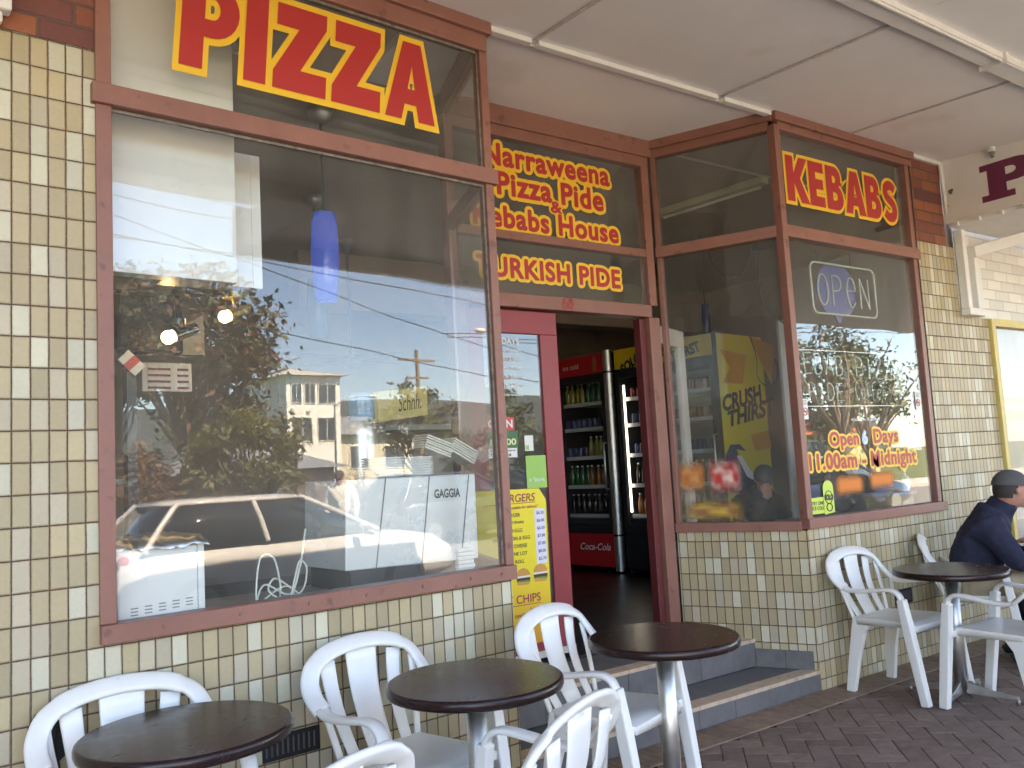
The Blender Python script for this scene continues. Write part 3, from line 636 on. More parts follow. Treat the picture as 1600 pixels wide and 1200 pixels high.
# =================================================================== VENTS, HOLE
vent = thing("wall_vent", L(-1.14,.478), "black slotted wall vent in the tiles behind the left tables", "vent", "black air vents set low in the tiled wall")
def make_vent(root, fit, u0, u1, z0, z1, tub=True):
    bars("grille", fit, [(u0,u1,z0,z1,-.003,.0)], m=mat("black_iron", (.012,.012,.013), .55), parent=root, bevel=.001)
    mb = MB(); n = int((u1-u0)/.022)
    for k in range(n):
        u = u0+.012+k*.022
        mb.tube([fit(u+.004,z0+.018,-.0045), fit(u+.004,z1-.018,-.0045)], .0035, 6)
    mb.build("slat", mat("iron_slat", (.10,.10,.105), .4), root)
make_vent(vent, FL, -1.26, -1.02, .425, .52)
vent2 = thing("wall_vent", (1.0,0,.45), "black slotted wall vent behind the white chairs by the right corner", "vent", "black air vents set low in the tiled wall")
make_vent(vent2, FR, .895, 1.115, .395, .50)
ho = thing("broken_wall_hole", L(-2.0,.7), "jagged dark hole in the tiles with a black pipe in it", "hole")
pts = [(-2.045,.62),(-2.05,.735),(-2.03,.775),(-2.00,.79),(-1.965,.812),(-1.90,.806),(-1.86,.79),(-1.90,.775),(-1.925,.755),(-1.94,.70),(-1.935,.63),(-1.97,.60)]
mb = MB(); mb.prism(pts, LB, LD, Z_, LN, .0005, .003); mb.build("hole_dark_patch", black_m, ho)  # flat black patch on the tiles paints the hole's dark inside
mb = MB(); mb.tube(smooth_path([L(-1.98,.72,.0),L(-1.985,.66,-.012),L(-1.975,.58,-.012),L(-1.98,.50,-.005)]), .02, 12); mb.build("pipe", rubber, ho)

# =================================================================== CHAIRS
def sweep(mb, pts, w, t, side, roll=None):
    """flattened rounded band: w = width along 'side' direction, t = thickness"""
    P = [Vector(p) for p in pts]; n = len(P); prof = []
    K = 12
    vs = []
    for i, p in enumerate(P):
        a = P[max(0,i-1)]; b = P[min(n-1,i+1)]; T = (b-a).normalized(); S = Vector(side(i/(n-1), p)); S = (S - T*S.dot(T)).normalized(); Nn = T.cross(S)
        ww = w(i/(n-1)) if callable(w) else w; tt = t(i/(n-1)) if callable(t) else t
        for k in range(K):
            an = 2*math.pi*k/K; c, s_ = math.cos(an), math.sin(an)
            vs.append(p + S*(ww/2*math.copysign(abs(c)**.55, c)) + Nn*(tt/2*math.copysign(abs(s_)**.7, s_)))
    fs = [(i*K+k, i*K+(k+1)%K, (i+1)*K+(k+1)%K, (i+1)*K+k) for i in range(n-1) for k in range(K)]
    fs += [tuple(reversed(range(K))), tuple(range((n-1)*K, n*K))]
    mb.mesh(vs, fs, True)
def make_chair(label, group):
    c = thing("plastic_chair", (0,0,0), label, "chair", group)
    wp = white_plastic
    # seat : dished slab with apron
    mb = MB(); NX, NY = 12, 12; vs = []; 
    def sp(u, v):  # u -1..1 lateral, v 0 rear..1 front
        hw = .19 + .03*v; x = u*hw; y = -.20 + .42*v
        x *= 1 - .10*max(0, v-.85)/.15*abs(u)
        z = .425 - .016*math.cos(u*math.pi/2)*math.sin(math.pi*v) - .02*max(0, v-.88)/.12 + .008*v
        return Vector((x,y,z))
    for j in range(NY+1):
        for i in range(NX+1): vs.append(sp(-1+2*i/NX, j/NY))
    n = len(vs); vs += [v - Vector((0,0,.012)) for v in vs]
    fs = []
    for j in range(NY):
        for i in range(NX):
            a = j*(NX+1)+i; fs.append((a,a+1,a+NX+2,a+NX+1)); fs.append((n+a+NX+1,n+a+NX+2,n+a+1,n+a))
    mb.mesh(vs, fs, True)
    rim = [sp(-1+2*i/NX,0) for i in range(NX+1)] + [sp(1,j/NY) for j in range(1,NY+1)] + [sp(1-2*i/NX,1) for i in range(1,NX+1)] + [sp(-1,1-j/NY) for j in range(1,NY)]
    m = len(rim); ap = rim + [Vector((p.x*1.02,p.y*1.01,p.z-(.028 + .014*abs(math.sin(k*6.28/m)))) ) for k, p in enumerate(rim)] + [Vector((p.x*.97,p.y*.97,p.z-.03)) for p in rim]
    mb.mesh(ap, [(k,(k+1)%m,m+(k+1)%m,m+k) for k in range(m)] + [(m+k,m+(k+1)%m,2*m+(k+1)%m,2*m+k) for k in range(m)], True)
    mb.build("seat", wp, c, local=True)
    # backrest arch
    arch = [(-.262,-.190,.600),(-.268,-.235,.635),(-.262,-.272,.680),(-.225,-.298,.735),(-.14,-.312,.772),(0,-.318,.786),(.14,-.312,.772),(.225,-.298,.735),(.262,-.272,.680),(.268,-.235,.635),(.262,-.190,.600)]
    mb = MB(); sweep(mb, smooth_path(arch, 6), .070, .024, lambda t, p: (-p.x*1.0, .12, (.69-p.z)*1.0 if abs(p.x) < .2 else .0) if True else 0)
    def slat(x0, x1, w0, w1, z1):
        pts = []
        for k in range(9):
            t = k/8; pts.append((x0+(x1-x0)*t, -.195 - .115*t**1.0 + .028*math.sin(math.pi*t)*-1, .42 + (z1-.42)*t))
        sweep(mb, pts, lambda t: w0+(w1-w0)*t, .012, lambda t, p: (1,0,0))
    slat(0,0,.115,.150,.765); slat(-.125,-.160,.050,.072,.735); slat(.125,.160,.050,.072,.735)
    # side web joining arch to seat rear
    for sx in (-1,1): sweep(mb, smooth_path([(sx*.185,-.20,.42),(sx*.205,-.228,.52),(sx*.225,-.262,.62),(sx*.235,-.29,.70)],4), .028, .014, lambda t, p: (1,0,0))
    mb.build("backrest", wp, c, local=True)
    for sx in (-1,1):
        mb = MB(); pth = smooth_path([(sx*.262,-.192,.602),(sx*.264,-.15,.588),(sx*.266,-.07,.590),(sx*.267,.02,.602),(sx*.266,.09,.610),(sx*.264,.135,.606),(sx*.262,.165,.585),(sx*.262,.182,.55)],4)
        sweep(mb, pth, lambda t: .056-.006*t, .022, lambda t, p: (1,0,0)); mb.build("armrest", wp, c, local=True)
        mb = MB(); a = Vector((sx*.262,.178,.565)); b = Vector((sx*.245,.262,0.0)); U = Vector((1,0,0)); T = (b-a).normalized(); V = T.cross(U)
        def sec(p, w, d): return [p-U*w/2-V*d/2, p+U*w/2-V*d/2, p+U*w/2+V*d/2, p-U*w/2+V*d/2]
        q = sec(a,.05,.045) + sec(a.lerp(b,.3),.055,.055) + sec(b,.046,.052)
        q[-4:] = [Vector((v.x,v.y,max(0,v.z)) ) for v in q[-4:]]
        mb.mesh(q, [(3,2,1,0),(8,9,10,11)] + [(4*i+k,4*i+(k+1)%4,4*i+4+(k+1)%4,4*i+4+k) for i in range(2) for k in range(4)])
        # bracket from seat to leg
        mb.frame_box((0,0,0), X_, Y_, Z_, tuple(sorted((sx*.20,sx*.255))), (.165,.215), (.385,.420))
        mb.build("leg", wp, c, local=True, bevel=.007)
        mb = MB(); 
        prof = [(-.205,.425),(-.02,.420),(-.08,.395),(-.125,.34),(-.165,.20),(-.205,0),(-.262,0),(-.238,.2)]
        # rear leg: broad at the apron, tapering to the foot
        O = Vector((sx*.205,0,0))
        top = [(y, z) for y, z in prof]
        vs0 = [Vector((sx*(.192 + .045*(1-z/.42)), y, z)) for y, z in top]; vs1 = [v + Vector((-sx*.035,0,0)) for v in vs0]; k = len(top)
        f = [tuple(range(k)), tuple(reversed(range(k,2*k)))] + [(i, i+k, (i+1)%k+k, (i+1)%k) for i in range(k)]
        if sx > 0: f = [tuple(reversed(x)) for x in f]
        mb.mesh(vs0+vs1, f); mb.build("leg", wp, c, local=True, bevel=.005)
    return c
chair = make_chair("white plastic armchair behind the leftmost round table against the tiles", "white plastic chairs at the cafe tables")
def put_chair(x, y, face, label, first=False, top=None):
    """face = direction the sitter looks at, degrees from +Y towards +X; top = where the top of its back stands"""
    c = chair if first else copy_tree(chair)
    if top:
        p = onZ(top[0], top[1], .858); lim = (LB.y + min(0, p.x-LB.x)*math.tan(R_(3.74)) - .055) if p.x < -2.25 else 9
        if p.y > lim: p = CAM + (p-CAM)*((lim-CAM.y)/(p.y-CAM.y))
        x = p.x + .312*math.sin(R_(face)); y = p.y + .312*math.cos(R_(face))
    c.location = (x,y,0); c.rotation_euler = (0,0,-R_(face)); c.scale = (1,1,1.062); tag(c, label); return c
CHAIRS = [(0,0,178,"white plastic armchair behind the leftmost round table against the tiles",True,(190,1058)),
 (0,0,170,"white plastic armchair behind the middle left table under the display window",False,(562,992)),
 (0,0,162,"white plastic armchair standing in front of the red door and steps",False,(856,946)),
 (0,0,-24,"white plastic armchair seen from behind in front of the second table",False,(905,1088)),
 (0,0,-24,"white plastic armchair at the bottom edge between the two left tables",False,(535,1180)),
 (.335,-.37,180,"empty white plastic armchair with its back to the tiled corner",False),
 (.366,-.985,1.5,"white plastic armchair at the right edge facing the table from the street side",False),
 (1.42,-.30,153,"white plastic armchair under the man in the navy jacket",False)]
for c_ in CHAIRS: put_chair(*c_)

# =================================================================== TABLES
def make_table(label, group):
    t = thing("round_table", (0,0,0), label, "table", group)
    r = .32; prof = [(0.0001,.712),(r-.012,.712),(r-.003,.716),(r,.724),(r,.738),(r-.003,.746),(r-.009,.750),(r-.011,.7503),(r-.013,.7503),(0.0001,.7503)]
    mb = MB(); mb.lathe(prof, n=72); mb.build("table_top", table_m, t, local=True)
    mb = MB(); mb.lathe([(.0001,.05),(.038,.05),(.038,.69),(.0001,.69)], n=28); mb.build("column", steel, t, local=True)
    mb = MB(); mb.box(-.12,.12,-.02,.02,.69,.711); mb.box(-.02,.02,-.12,.12,.688,.7105); mb.build("top_bracket", black_m, t, local=True)
    for k in range(4):
        a = R_(90*k+18); d = Vector((math.cos(a), math.sin(a), 0)); n = Vector((-d.y,d.x,0)); mb = MB()
        q = []
        for (s, z0, z1, wd) in ((.03,.03,.10,.030),(.16,.028,.062,.024),(.30,.028,.045,.018)):
            q += [d*s+n*wd/2+Z_*z0, d*s-n*wd/2+Z_*z0, d*s-n*wd/2*.7+Z_*z1, d*s+n*wd/2*.7+Z_*z1]
        mb.mesh(q, [(0,1,2,3),(11,10,9,8)] + [(4*i+(k2+1)%4,4*i+k2,4*i+4+k2,4*i+4+(k2+1)%4) for i in range(2) for k2 in range(4)])
        mb.cyl(d*.295, d*.295+Z_*.028, .012, .012, 10); mb.build("foot", steel_dark, t, local=True, bevel=.002)
    return t
tabs = [(onZ(293,1137,.7505), "leftmost dark round cafe table at the bottom left corner"), (onZ(742,1059,.7505), "second dark round cafe table in front of the left display window"),
        (onZ(1036,993,.7505), "third dark round cafe table before the entrance steps"), (onZ(1484,888,.7505), "far right dark round cafe table beside the man in navy")]
t0 = make_table("", "dark round cafe tables on steel columns")
for k, (p, lb) in enumerate(tabs):
    t = t0 if k == 0 else copy_tree(t0); t.location = (p.x, p.y, 0); t.rotation_euler = (0,0,R_([5,30,60,-8][k])); tag(t, lb)

# =================================================================== THINGS INSIDE, LEFT WINDOW
def sz(px, py, d): p = onL(px, py, d); return (p - LB).dot(LD), p.z
def lbox(mb, s0, s1, z0, z1, d0, d1): return mb.frame_box(LB, LD, Z_, -LN, (s0,s1), (z0,z1), (d0,d1))
def quadfit(P00, P10, P01, P11, n):
    def f(u, v, d): return (P00*(1-u)*(1-v) + P10*u*(1-v) + P01*(1-u)*v + P11*u*v) + Vector(n)*d
    return f
s1, z1 = sz(368, 300, .18); s2, z2 = sz(368, 442, .18)
panel = thing("wall_panel", L(-1.4, 2.27, .2), "tall white panel hanging at the left of the big display window", "panel")
mb = MB(); lbox(mb, -1.79, s1, z2, 3.785, .18, .25); mb.build("board", white_m, panel, bevel=.003)
s3, z3 = sz(405, 245, .34); s4, _ = sz(360, 245, .34); _, z4 = sz(405, 451, .34)
mb = MB(); lbox(mb, s4-.3, s3, z4, z3, .34, .44); lbox(mb, s3-.045, s3-.040, z4, z3, .336, .339); mb.build("rear_board", white_m, panel, bevel=.003)

tv = thing("hanging_screen", onL(235, 560, 1.2), "black rounded screen on a dark post seen through the left window", "screen")
a = sz(181, 452, 1.2); b = sz(288, 545, 1.2)
mb = MB(); lbox(mb, a[0], b[0], b[1]-.03, a[1], 1.2, 1.27); mb.build("screen_panel", mat("black_gloss", (.012,.012,.014), .6, spec=.15), tv, bevel=.02)
a = sz(198, 560, 1.3); b = sz(216, 780, 1.3)
mb = MB(); lbox(mb, a[0], b[0], FZ, a[1]+.3, 1.3, 1.38); mb.build("post", mat("dark_grey_post", (.05,.055,.06), .4), tv)
mn = thing("menu_board", onL(260, 600, 1.7), "white menu board with red lines of print hung below the black screen", "menu board")
a = sz(222, 566, 1.7); b = sz(300, 612, 1.7); mb = MB(); lbox(mb, a[0], b[0], b[1], a[1], 1.7, 1.72); mb.build("board", paper_m, mn)
mb = MB()
for k in range(4):
    z = a[1]-.03-k*(a[1]-b[1])/4.6; lbox(mb, a[0]+.03, b[0]-.12, z-.012, z, 1.694, 1.699); lbox(mb, b[0]-.08, b[0]-.02, z-.012, z, 1.694, 1.699)
mb.build("print_lines", mat("maroon_print", (.25,.04,.05), .6), mn)
cb_ = thing("lit_wall_patch", onL(270, 530, 2.0), "cream triangle standing in for the lit wall behind the two lit spotlights", "panel")
mb = MB(); P = [sz(205, 552, 2.0), sz(320, 555, 2.0), sz(318, 492, 2.0)]; mb.prism(P, LB, LD, Z_, -LN, 2.0, 2.05); mb.build("board", mat("lit_wall_cream", (.62,.52,.36), .6), cb_)  # cream triangle paints the part of the wall lit from the ceiling
bxx = thing("small_carton", onL(205, 567, 1.1), "small white carton with a red band beside the dark post", "carton")
c0 = onL(206, 567, 1.1); dU = (LD*.7+Z_*-.7).normalized(); dV = (LD*.7+Z_*.7).normalized()
mb = MB(); mb.frame_box(c0, dU, dV, -LN, (-.055,.055), (-.035,.035), (0,.03)); mb.build("box", paper_m, bxx)
mb = MB(); mb.frame_box(c0, dU, dV, -LN, (-.02,.02), (-.036,.036), (-.002,.031)); mb.build("band", vr, bxx)

bulb_m = mat("lit_bulb", (1,.75,.4), .4, emit=4.5, ecol=(1,.72,.38))
def spot(px, py, bx, by, d, name_l, m):
    p = onL(px, py, d); q = onL(bx, by, d)
    t = thing("spotlight", q, name_l, "spotlight", "lit spotlights in the left window")
    mb = MB(); mb.sphere(p, .034, 14, 10); mb.build("bulb", bulb_m, t)
    dr = (LD*.85 + Z_*.35 + Vector((0,.3,0))).normalized(); mb = MB(); mb.cyl(p+dr*.025, p+dr*.17, .035, .03, 14); mb.build("can", m, t)
    mb = MB(); mb.cyl(p+dr*.09, q, .009, n=8); mb.cyl(q, q+Z_*.03, .055, n=16); mb.build("stem", m, t)
    mb = MB(); mb.cyl(q+Z_*.02, Vector((q.x,q.y,3.79)), .006, n=6); mb.build("ceiling_rod", black_m, t)
spot(263, 527, 272, 508, 1.05, "lit spotlight with black can in front of the cream lit wall patch", mat("dark_chrome", (.12,.12,.12), .2, 1))
spot(351, 495, 363, 466, 1.35, "lit spotlight with brass can to the right of the other one", mat("brass_can", (.55,.45,.15), .35, .6))

blue_sh = mat("cobalt_glass_shade", (.010,.045,.34), .15, coat=.5, emit=.055, ecol=(.02,.10,.8)); grey_sh = mat("grey_blue_glass_shade", (.16,.20,.30), .2, coat=.3); navy_sh = mat("navy_glass_shade", (.012,.02,.12), .2)  # faint emission on the cobalt shade stands in for reflected sky
def pendant(px, ytop, ybot, wpx, dome, m, lb):
    c = onZ(dome[0], dome[1], 3.775); D = (Vector((c.x,c.y,0))-Vector((CAM.x,CAM.y,0))).length
    d = (c - LB).dot(-LN); a = onL(px, ytop, d); b = onL(px, ybot, d); r = wpx/2*D/1340/ .86
    t = thing("pendant_lamp", (c.x, c.y, 3.775), lb, "pendant lamp", "blue glass pendant lamps inside the shop")
    H = a.z-b.z; mb = MB(); mb.lathe([(.0001,a.z),(r*.78,a.z-.004),(r*.92,a.z-H*.15),(r,a.z-H*.42),(r*.97,a.z-H*.62),(r*.75,b.z+.01),(r*.6,b.z),(.0001,b.z+.01)], (c.x,c.y,0), 24); mb.build("lamp_shade", m, t)
    mb = MB(); mb.cyl((c.x,c.y,a.z),(c.x,c.y,3.74),.008,n=6); mb.build("cord", black_m, t)
    mb = MB(); mb.lathe([(.0001,3.68),(.045,3.69),(.078,3.73),(.085,3.775)], (c.x,c.y,0), 20); mb.build("ceiling_rose", steel, t)
pendant(511, 334, 472, 38, (500,172), blue_sh, "bright cobalt blue pendant lamp, nearer of the two in the left window")
pendant(496, 436, 530, 28, (490,308), grey_sh, "duller grey blue pendant lamp just behind the cobalt one")
pn = onY(1101, 474, 2.4); t = thing("pendant_lamp", (pn.x,pn.y,3.775), "dark navy pendant lamp above the yellow drinks fridge", "pendant lamp", "blue glass pendant lamps inside the shop")
mb = MB(); mb.lathe([(.0001,pn.z),(.03,pn.z-.01),(.042,pn.z-.12),(.04,pn.z-.32),(.03,pn.z-.36),(.0001,pn.z-.36)], (pn.x,pn.y,0), 18); mb.build("lamp_shade", navy_sh, t)
mb = MB(); mb.cyl((pn.x,pn.y,pn.z),(pn.x,pn.y,3.775),.004,n=6); mb.build("cord", black_m, t)

f0 = onL(549, 562, 4.0)
fan = thing("ceiling_fan", (f0.x,f0.y,3.775), "blue grey ceiling fan on a long rod in the depth of the shop", "ceiling fan"); fan_m = mat("fan_grey", (.22,.25,.32), .4)
mb = MB(); mb.cyl((f0.x,f0.y,f0.z),(f0.x,f0.y,3.775),.014,n=10); mb.lathe([(.0001,3.66),(.05,3.70),(.08,3.775)],(f0.x,f0.y,0),16); mb.build("rod", fan_m, fan)
mb = MB(); mb.lathe([(.0001,f0.z-.08),(.07,f0.z-.07),(.10,f0.z-.03),(.09,f0.z+.02),(.03,f0.z+.06),(.0001,f0.z+.07)],(f0.x,f0.y,0),20); mb.build("motor", fan_m, fan)
for k in range(4):
    an = R_(20+90*k); d = Vector((math.cos(an),math.sin(an),0)); n = Vector((-d.y,d.x,.12)); mb = MB(); mb.frame_box(f0, d, n, Z_, (.10,.62), (-.06,.06), (-.004,.004)); mb.build("blade", fan_m, fan, bevel=.003)

# white appliance with foil
LEDGE = .975
a = sz(176, 862, .10); b = sz(318, 850, .10)
mw = thing("white_oven", L((a[0]+b[0])/2, LEDGE, .25), "white countertop oven with its slotted back to the glass, left end of the window ledge", "oven")
s0, s1_ = a[0]+.01, b[0]; zt = a[1]
mb = MB(); lbox(mb, s0, s1_-.028, LEDGE+.006, zt, .085, .42); mb.build("body", white_m, mw, bevel=.008)
mb = MB(); lbox(mb, s1_-.026, s1_, LEDGE+.02, zt+.012, .092, .44); mb.build("side_flange", white_m, mw, bevel=.004)
mb = MB(); wd2 = (s1_-s0)
for i in range(5):
    for j in range(3): lbox(mb, s0+.045+i*wd2*.155, s0+.045+i*wd2*.155+.026, LEDGE+.060+j*.012+i*.003, LEDGE+.0645+j*.012+i*.003, .083, .0845)
mb.build("vent_slots", mat("grey_slots", (.25,.25,.26), .6), mw)
foil_m = mat("crumpled_foil", (.66,.67,.68), .38, 1, bump=1.0, bs=22)
mb = MB(); NX, NY = 36, 14; vs = []
for j in range(NY+1):
    for i in range(NX+1):
        u, v = i/NX, j/NY; p = L(s0-.02+(wd2+.03)*u, 0, .06+.38*v)
        z = zt+.03 + .016*mnoise.noise(p*14) + .012*mnoise.noise(p*40); 
        if v < .12: z -= .03*(1-v/.12)
        vs.append(Vector((p.x,p.y,z)))
mb.mesh(vs, [(j*(NX+1)+i, j*(NX+1)+i+1, (j+1)*(NX+1)+i+1, (j+1)*(NX+1)+i) for j in range(NY) for i in range(NX)], True)
fo = mb.build("crumpled_foil", foil_m); tag(fo, "crumpled kitchen foil lying on top of the white oven", "foil"); md = fo.modifiers.new("s",'SOLIDIFY'); md.thickness = .002

# cable coil
ck = thing("coiled_cable", onL(455, 905, .14), "tangled coil of white cable lying on the window ledge", "cable")
mb = MB(); base = onL(450, 905, .13); bx = (base-LB).dot(LD)
ctl = [(-.14,.01,.10),(-.15,.05,.10),(-.12,.135,.12),(-.06,.13,.13),(-.03,.06,.14),(-.02,.02,.16),(.04,.012,.18),(.05,.04,.2),(-.02,.05,.15),(-.10,.03,.12),(-.11,.012,.15),(-.02,.012,.2),(.07,.03,.16),(.085,.09,.13),(.05,.115,.12),(.03,.07,.13),(.0,.02,.12),(-.05,.025,.10),(-.09,.05,.12),(-.05,.075,.15),(.02,.05,.18),(.07,.015,.15),(.02,.008,.12),(-.06,.008,.13),(-.12,.012,.16),(-.08,.06,.18),(.01,.03,.14),(.05,.10,.12),(.075,.20,.11)]
mb.tube(smooth_path([L(bx+x, LEDGE+.004+z*1.55, d) for x, z, d in ctl], 7), .0042, 7); mb.build("flex", mat("cream_flex", (.72,.72,.62), .4), ck)
mb = MB(); mb.tube(smooth_path([L(bx-.02,LEDGE+.006,.12),L(bx+.05,LEDGE+.006,.10),L(bx+.11,LEDGE+.008,.11)],5), .004, 7); p = L(bx+.115, LEDGE+.012, .11); mb.cyl(p, p+LD*.03+Z_*.012, .010, .021, 14); mb.build("plug", mat("pale_plug", (.66,.70,.60), .4), ck)

# espresso machine
em = thing("espresso_machine", onL(640, 895, .3), "pale espresso machine with slanted panel seams and GAGGIA on its back", "coffee machine")
DG = .24; P00 = onL(540, 893, DG); P10 = onL(748, 872, DG); P01 = onL(540, 750, DG); P11 = onL(742, 740, DG)
mb = MB(); dn = -LN*.42; q = [P00, P10, P11, P01] + [v+dn for v in (P00,P10,P11,P01)]
mb.mesh(q, [(0,1,2,3),(7,6,5,4),(0,4,5,1),(1,5,6,2),(2,6,7,3),(3,7,4,0)]); mac_m = mat("pale_enamel_steel", (.66,.70,.70), .28, .15, var=.03, vs=2)
mb.build("body", mac_m, em, bevel=.006)
fg = quadfit(P00, P10, P01, P11, LN)
mb = MB()
for u0, u1 in ((.21,.135+.16-.01),(.545,.62),(.855,.945)):
    w_ = .0045; a_, b_, c_, d_ = (fg(u0-w_,.005,.0015), fg(u0+w_,.005,.0015), fg(u1+w_,.995,.0015), fg(u1-w_,.995,.0015)); mb.face([a_,b_,c_,d_])
mb.build("panel_seams", mat("seam_grey", (.12,.13,.13), .5), em)
mb = MB(); place2d(mb, text2d("GAGGIA", .025, 0, 1.0), fg, (.655,.865,.735,.84), .003); mb.build("lettering", mat("slate_letters", (.05,.065,.08), .4), em)
mb = MB(); zb0 = LEDGE; pa, pb = P00, P10
vs = []
for p in (pa+LD*.03, pb): vs += [Vector((p.x,p.y,zb0)), Vector((p.x,p.y,p.z-.002))]
vs2 = [v+dn*.95-LN*.01 for v in vs]; vs = [v-LN*.01 for v in vs]
mb.mesh(vs+vs2, [(0,2,3,1),(5,7,6,4),(0,1,5,4),(2,6,7,3),(0,4,6,2),(1,3,7,5)]); mb.build("base", black_m, em)
top = lambda u, d: fg(u, 1, 0) - LN*d
def crockery(u, d, r, n, lb):
    p = top(u, d); p = Vector((p.x,p.y,p.z+.002)); t = thing("takeaway_bowl_stack", p, lb, "bowl stack", "white bowl stacks on the coffee machine")
    prof = []
    mb = MB()
    for k in range(n): z = k*.012; mb.lathe([(r*.80,z),(r*.96,z+.008),(r,z+.011),(r,z+.0125),(r*.9,z+.0125)], p, 28)
    mb.lathe([(r*.9,n*.012+.0006),(r*.7,n*.012-.0),(.0001,n*.012-.0)], p, 28); mb.build("bowls", mat("white_foam", (.82,.82,.80), .5), t)
crockery(.40, .16, .105, 8, "wider left stack of white bowls on top of the coffee machine"); crockery(.66, .17, .095, 8, "narrower right stack of white bowls on top of the coffee machine")
urn = thing("water_dispenser", onL(568, 745, 1.1), "steel water dispenser with a blue bottle on top behind the coffee machine", "water dispenser")
p = onL(568, 745, 1.1); zz = onL(568, 660, 1.1).z; z3_ = onL(568, 615, 1.1).z; r = .088
mb = MB(); mb.lathe([(r,FZ),(r,zz-.06),(r*.93,zz-.02),(r*.7,zz),(.0001,zz)], (p.x,p.y,0), 28); mb.build("body", steel, urn)
mb = MB(); mb.lathe([(r*.6,zz+.001),(r*.9,zz+.02),(r*.9,zz+.06),(r*.86,zz+.07),(r*.9,zz+.08),(r*.9,z3_-.02),(r*.8,z3_),(.0001,z3_)], (p.x,p.y,0), 24); mb.build("bottle", mat("blue_water_bottle", (.10,.28,.45), .15, coat=.4), urn)
for (px, py, an, lb) in ((688,695,-20,"left open stack of flat pizza boxes leaning above the coffee machine"),(728,703,-28,"right open stack of flat pizza boxes leaning above the coffee machine")):
    c = onL(px, py, .42); t = thing("pizza_box_stack", c, lb, "box stack", "flat pizza boxes above the coffee machine"); mb = MB()
    U = (LD*math.cos(R_(an)) + Z_*math.sin(R_(an))).normalized(); V = LN.cross(U).normalized()
    if V.z < 0: V = -V
    wv_ = -LN
    for k in range(6): mb.frame_box(c, U, V, (wv_*.6+V*.0).normalized(), (-.085,.085), (-.042+k*.013,-.042+k*.013+.009), (random.uniform(0,.01),.14))
    mb.build("boxes", mat("kraft_white_board", (.68,.64,.56), .7, var=.1, vs=30), t)
sh = thing("drink_light_box", onL(630, 632, 3.6), "yellow lit box sign reading Schhh on a far shelf", "light box")
A, B_, C_, D_ = onL(592,660,3.6), onL(668,648,3.6), onL(590,612,3.6), onL(667,603,3.6); fs_ = quadfit(A,B_,C_,D_,LN)
mb = MB(); q = [A,B_,D_,C_] + [v-LN*.15 for v in (A,B_,D_,C_)]; mb.mesh(q, [(0,1,2,3),(7,6,5,4),(0,4,5,1),(1,5,6,2),(2,6,7,3),(3,7,4,0)]); mb.build("lit_panel", mat("yellow_lit_acrylic", (.62,.58,.30), .4, emit=.02, ecol=(.85,.8,.35)), sh)
mb = MB(); place2d(mb, text2d("Schhh.", .0, .2), fs_, (.40,.86,.25,.78), .004); mb.build("lettering", black_m, sh)
pq = onL(630, 665, 3.7); shf = thing("wall_shelf", pq, "long pale shelf under the yellow light box", "shelf"); mb = MB(); mb.frame_box(LB, LD, Z_, -LN, (sz(590,665,3.7)[0], sz(730,650,3.7)[0]), (pq.z-.05,pq.z), (3.55,3.95)); mb.build("board", mat("pale_shelf", (.5,.5,.5), .5), shf)
a = sz(436, 628, 5.4); b = sz(470, 585, 5.4); po = thing("wall_picture", onL(452, 606, 5.4), "small pale blue picture on the far interior wall", "picture")
mb = MB(); lbox(mb, a[0], b[0], a[1], b[1], 5.4, 5.43); mb.build("print", mat("pale_blue_print", (.25,.42,.45), .5), po)
pt_ = L(-.085, LEDGE+.0005, .30); ct = thing("container_stack", pt_, "short stack of white takeaway tubs right of the coffee machine", "container stack")
mb = MB()
for k in range(7): lbox(mb, -.15+.003*(k%2), -.055+.003*(k%3), LEDGE+.001+k*.020, LEDGE+.019+k*.020, .22, .36)
mb.build("tubs", mat("white_foam", (.8,.8,.8)), ct, bevel=.003)

# =================================================================== MENU BANNER ON THE DOOR
ban = thing("menu_banner", (-1.7, DY+.025, .44), "yellow and orange burger price banner taped over the red door", "menu banner")
bm = bpy.data.materials.new("banner_print"); bm.use_nodes = True; t = bm.node_tree; tc = t.nodes.new("ShaderNodeTexCoord"); sp_ = t.nodes.new("ShaderNodeSeparateXYZ"); lk(t, tc.outputs["Object"], sp_.inputs[0])
mr_ = t.nodes.new("ShaderNodeMapRange"); mr_.inputs[1].default_value = 0.0; mr_.inputs[2].default_value = .45; lk(t, sp_.outputs[2], mr_.inputs[0])
cr_ = t.nodes.new("ShaderNodeValToRGB"); cr_.color_ramp.elements[0].color = (.80,.33,.03,1); cr_.color_ramp.elements[1].color = (.82,.66,.03,1); lk(t, mr_.outputs[0], cr_.inputs[0]); lk(t, cr_.outputs[0], t.nodes["Principled BSDF"].inputs["Base Color"]); t.nodes["Principled BSDF"].inputs["Roughness"].default_value = .35
mb = MB(); mb.prism([(-1.985,.44),(-1.470,.44),(-1.462,1.285),(-1.51,1.358),(-1.985,1.365)], (0,DY,0), X_, Z_, Y_, .0215, .024); mb.build("sheet", bm, ban)
ink = mat("dark_print", (.03,.02,.03), .5); redink = mat("maroon_ink", (.35,.03,.06), .5); blueink = mat("navy_ink", (.04,.05,.2), .5)
bt = lambda s, x, z0, z1, m, k='r', off=.012, shear=0: write(s, FD, (x, None, z0, z1), .0195, "print", m, ban, off=off, keep=k, shear=shear)
bt("BURGERS", -1.545, 1.285, 1.333, redink, shear=.15); mb = MB(); mb.box(-1.93,-1.545,DY+.0195,DY+.0198,1.275,1.279); mb.build("print_underline", redink, ban)
bt("*not available for delivery\"", -1.525, 1.238, 1.262, redink, shear=.2)
card(FD, -1.558, -1.478, .905, 1.235, .0203, "price_column", mat("lavender_white", (.72,.70,.78), .5), ban)
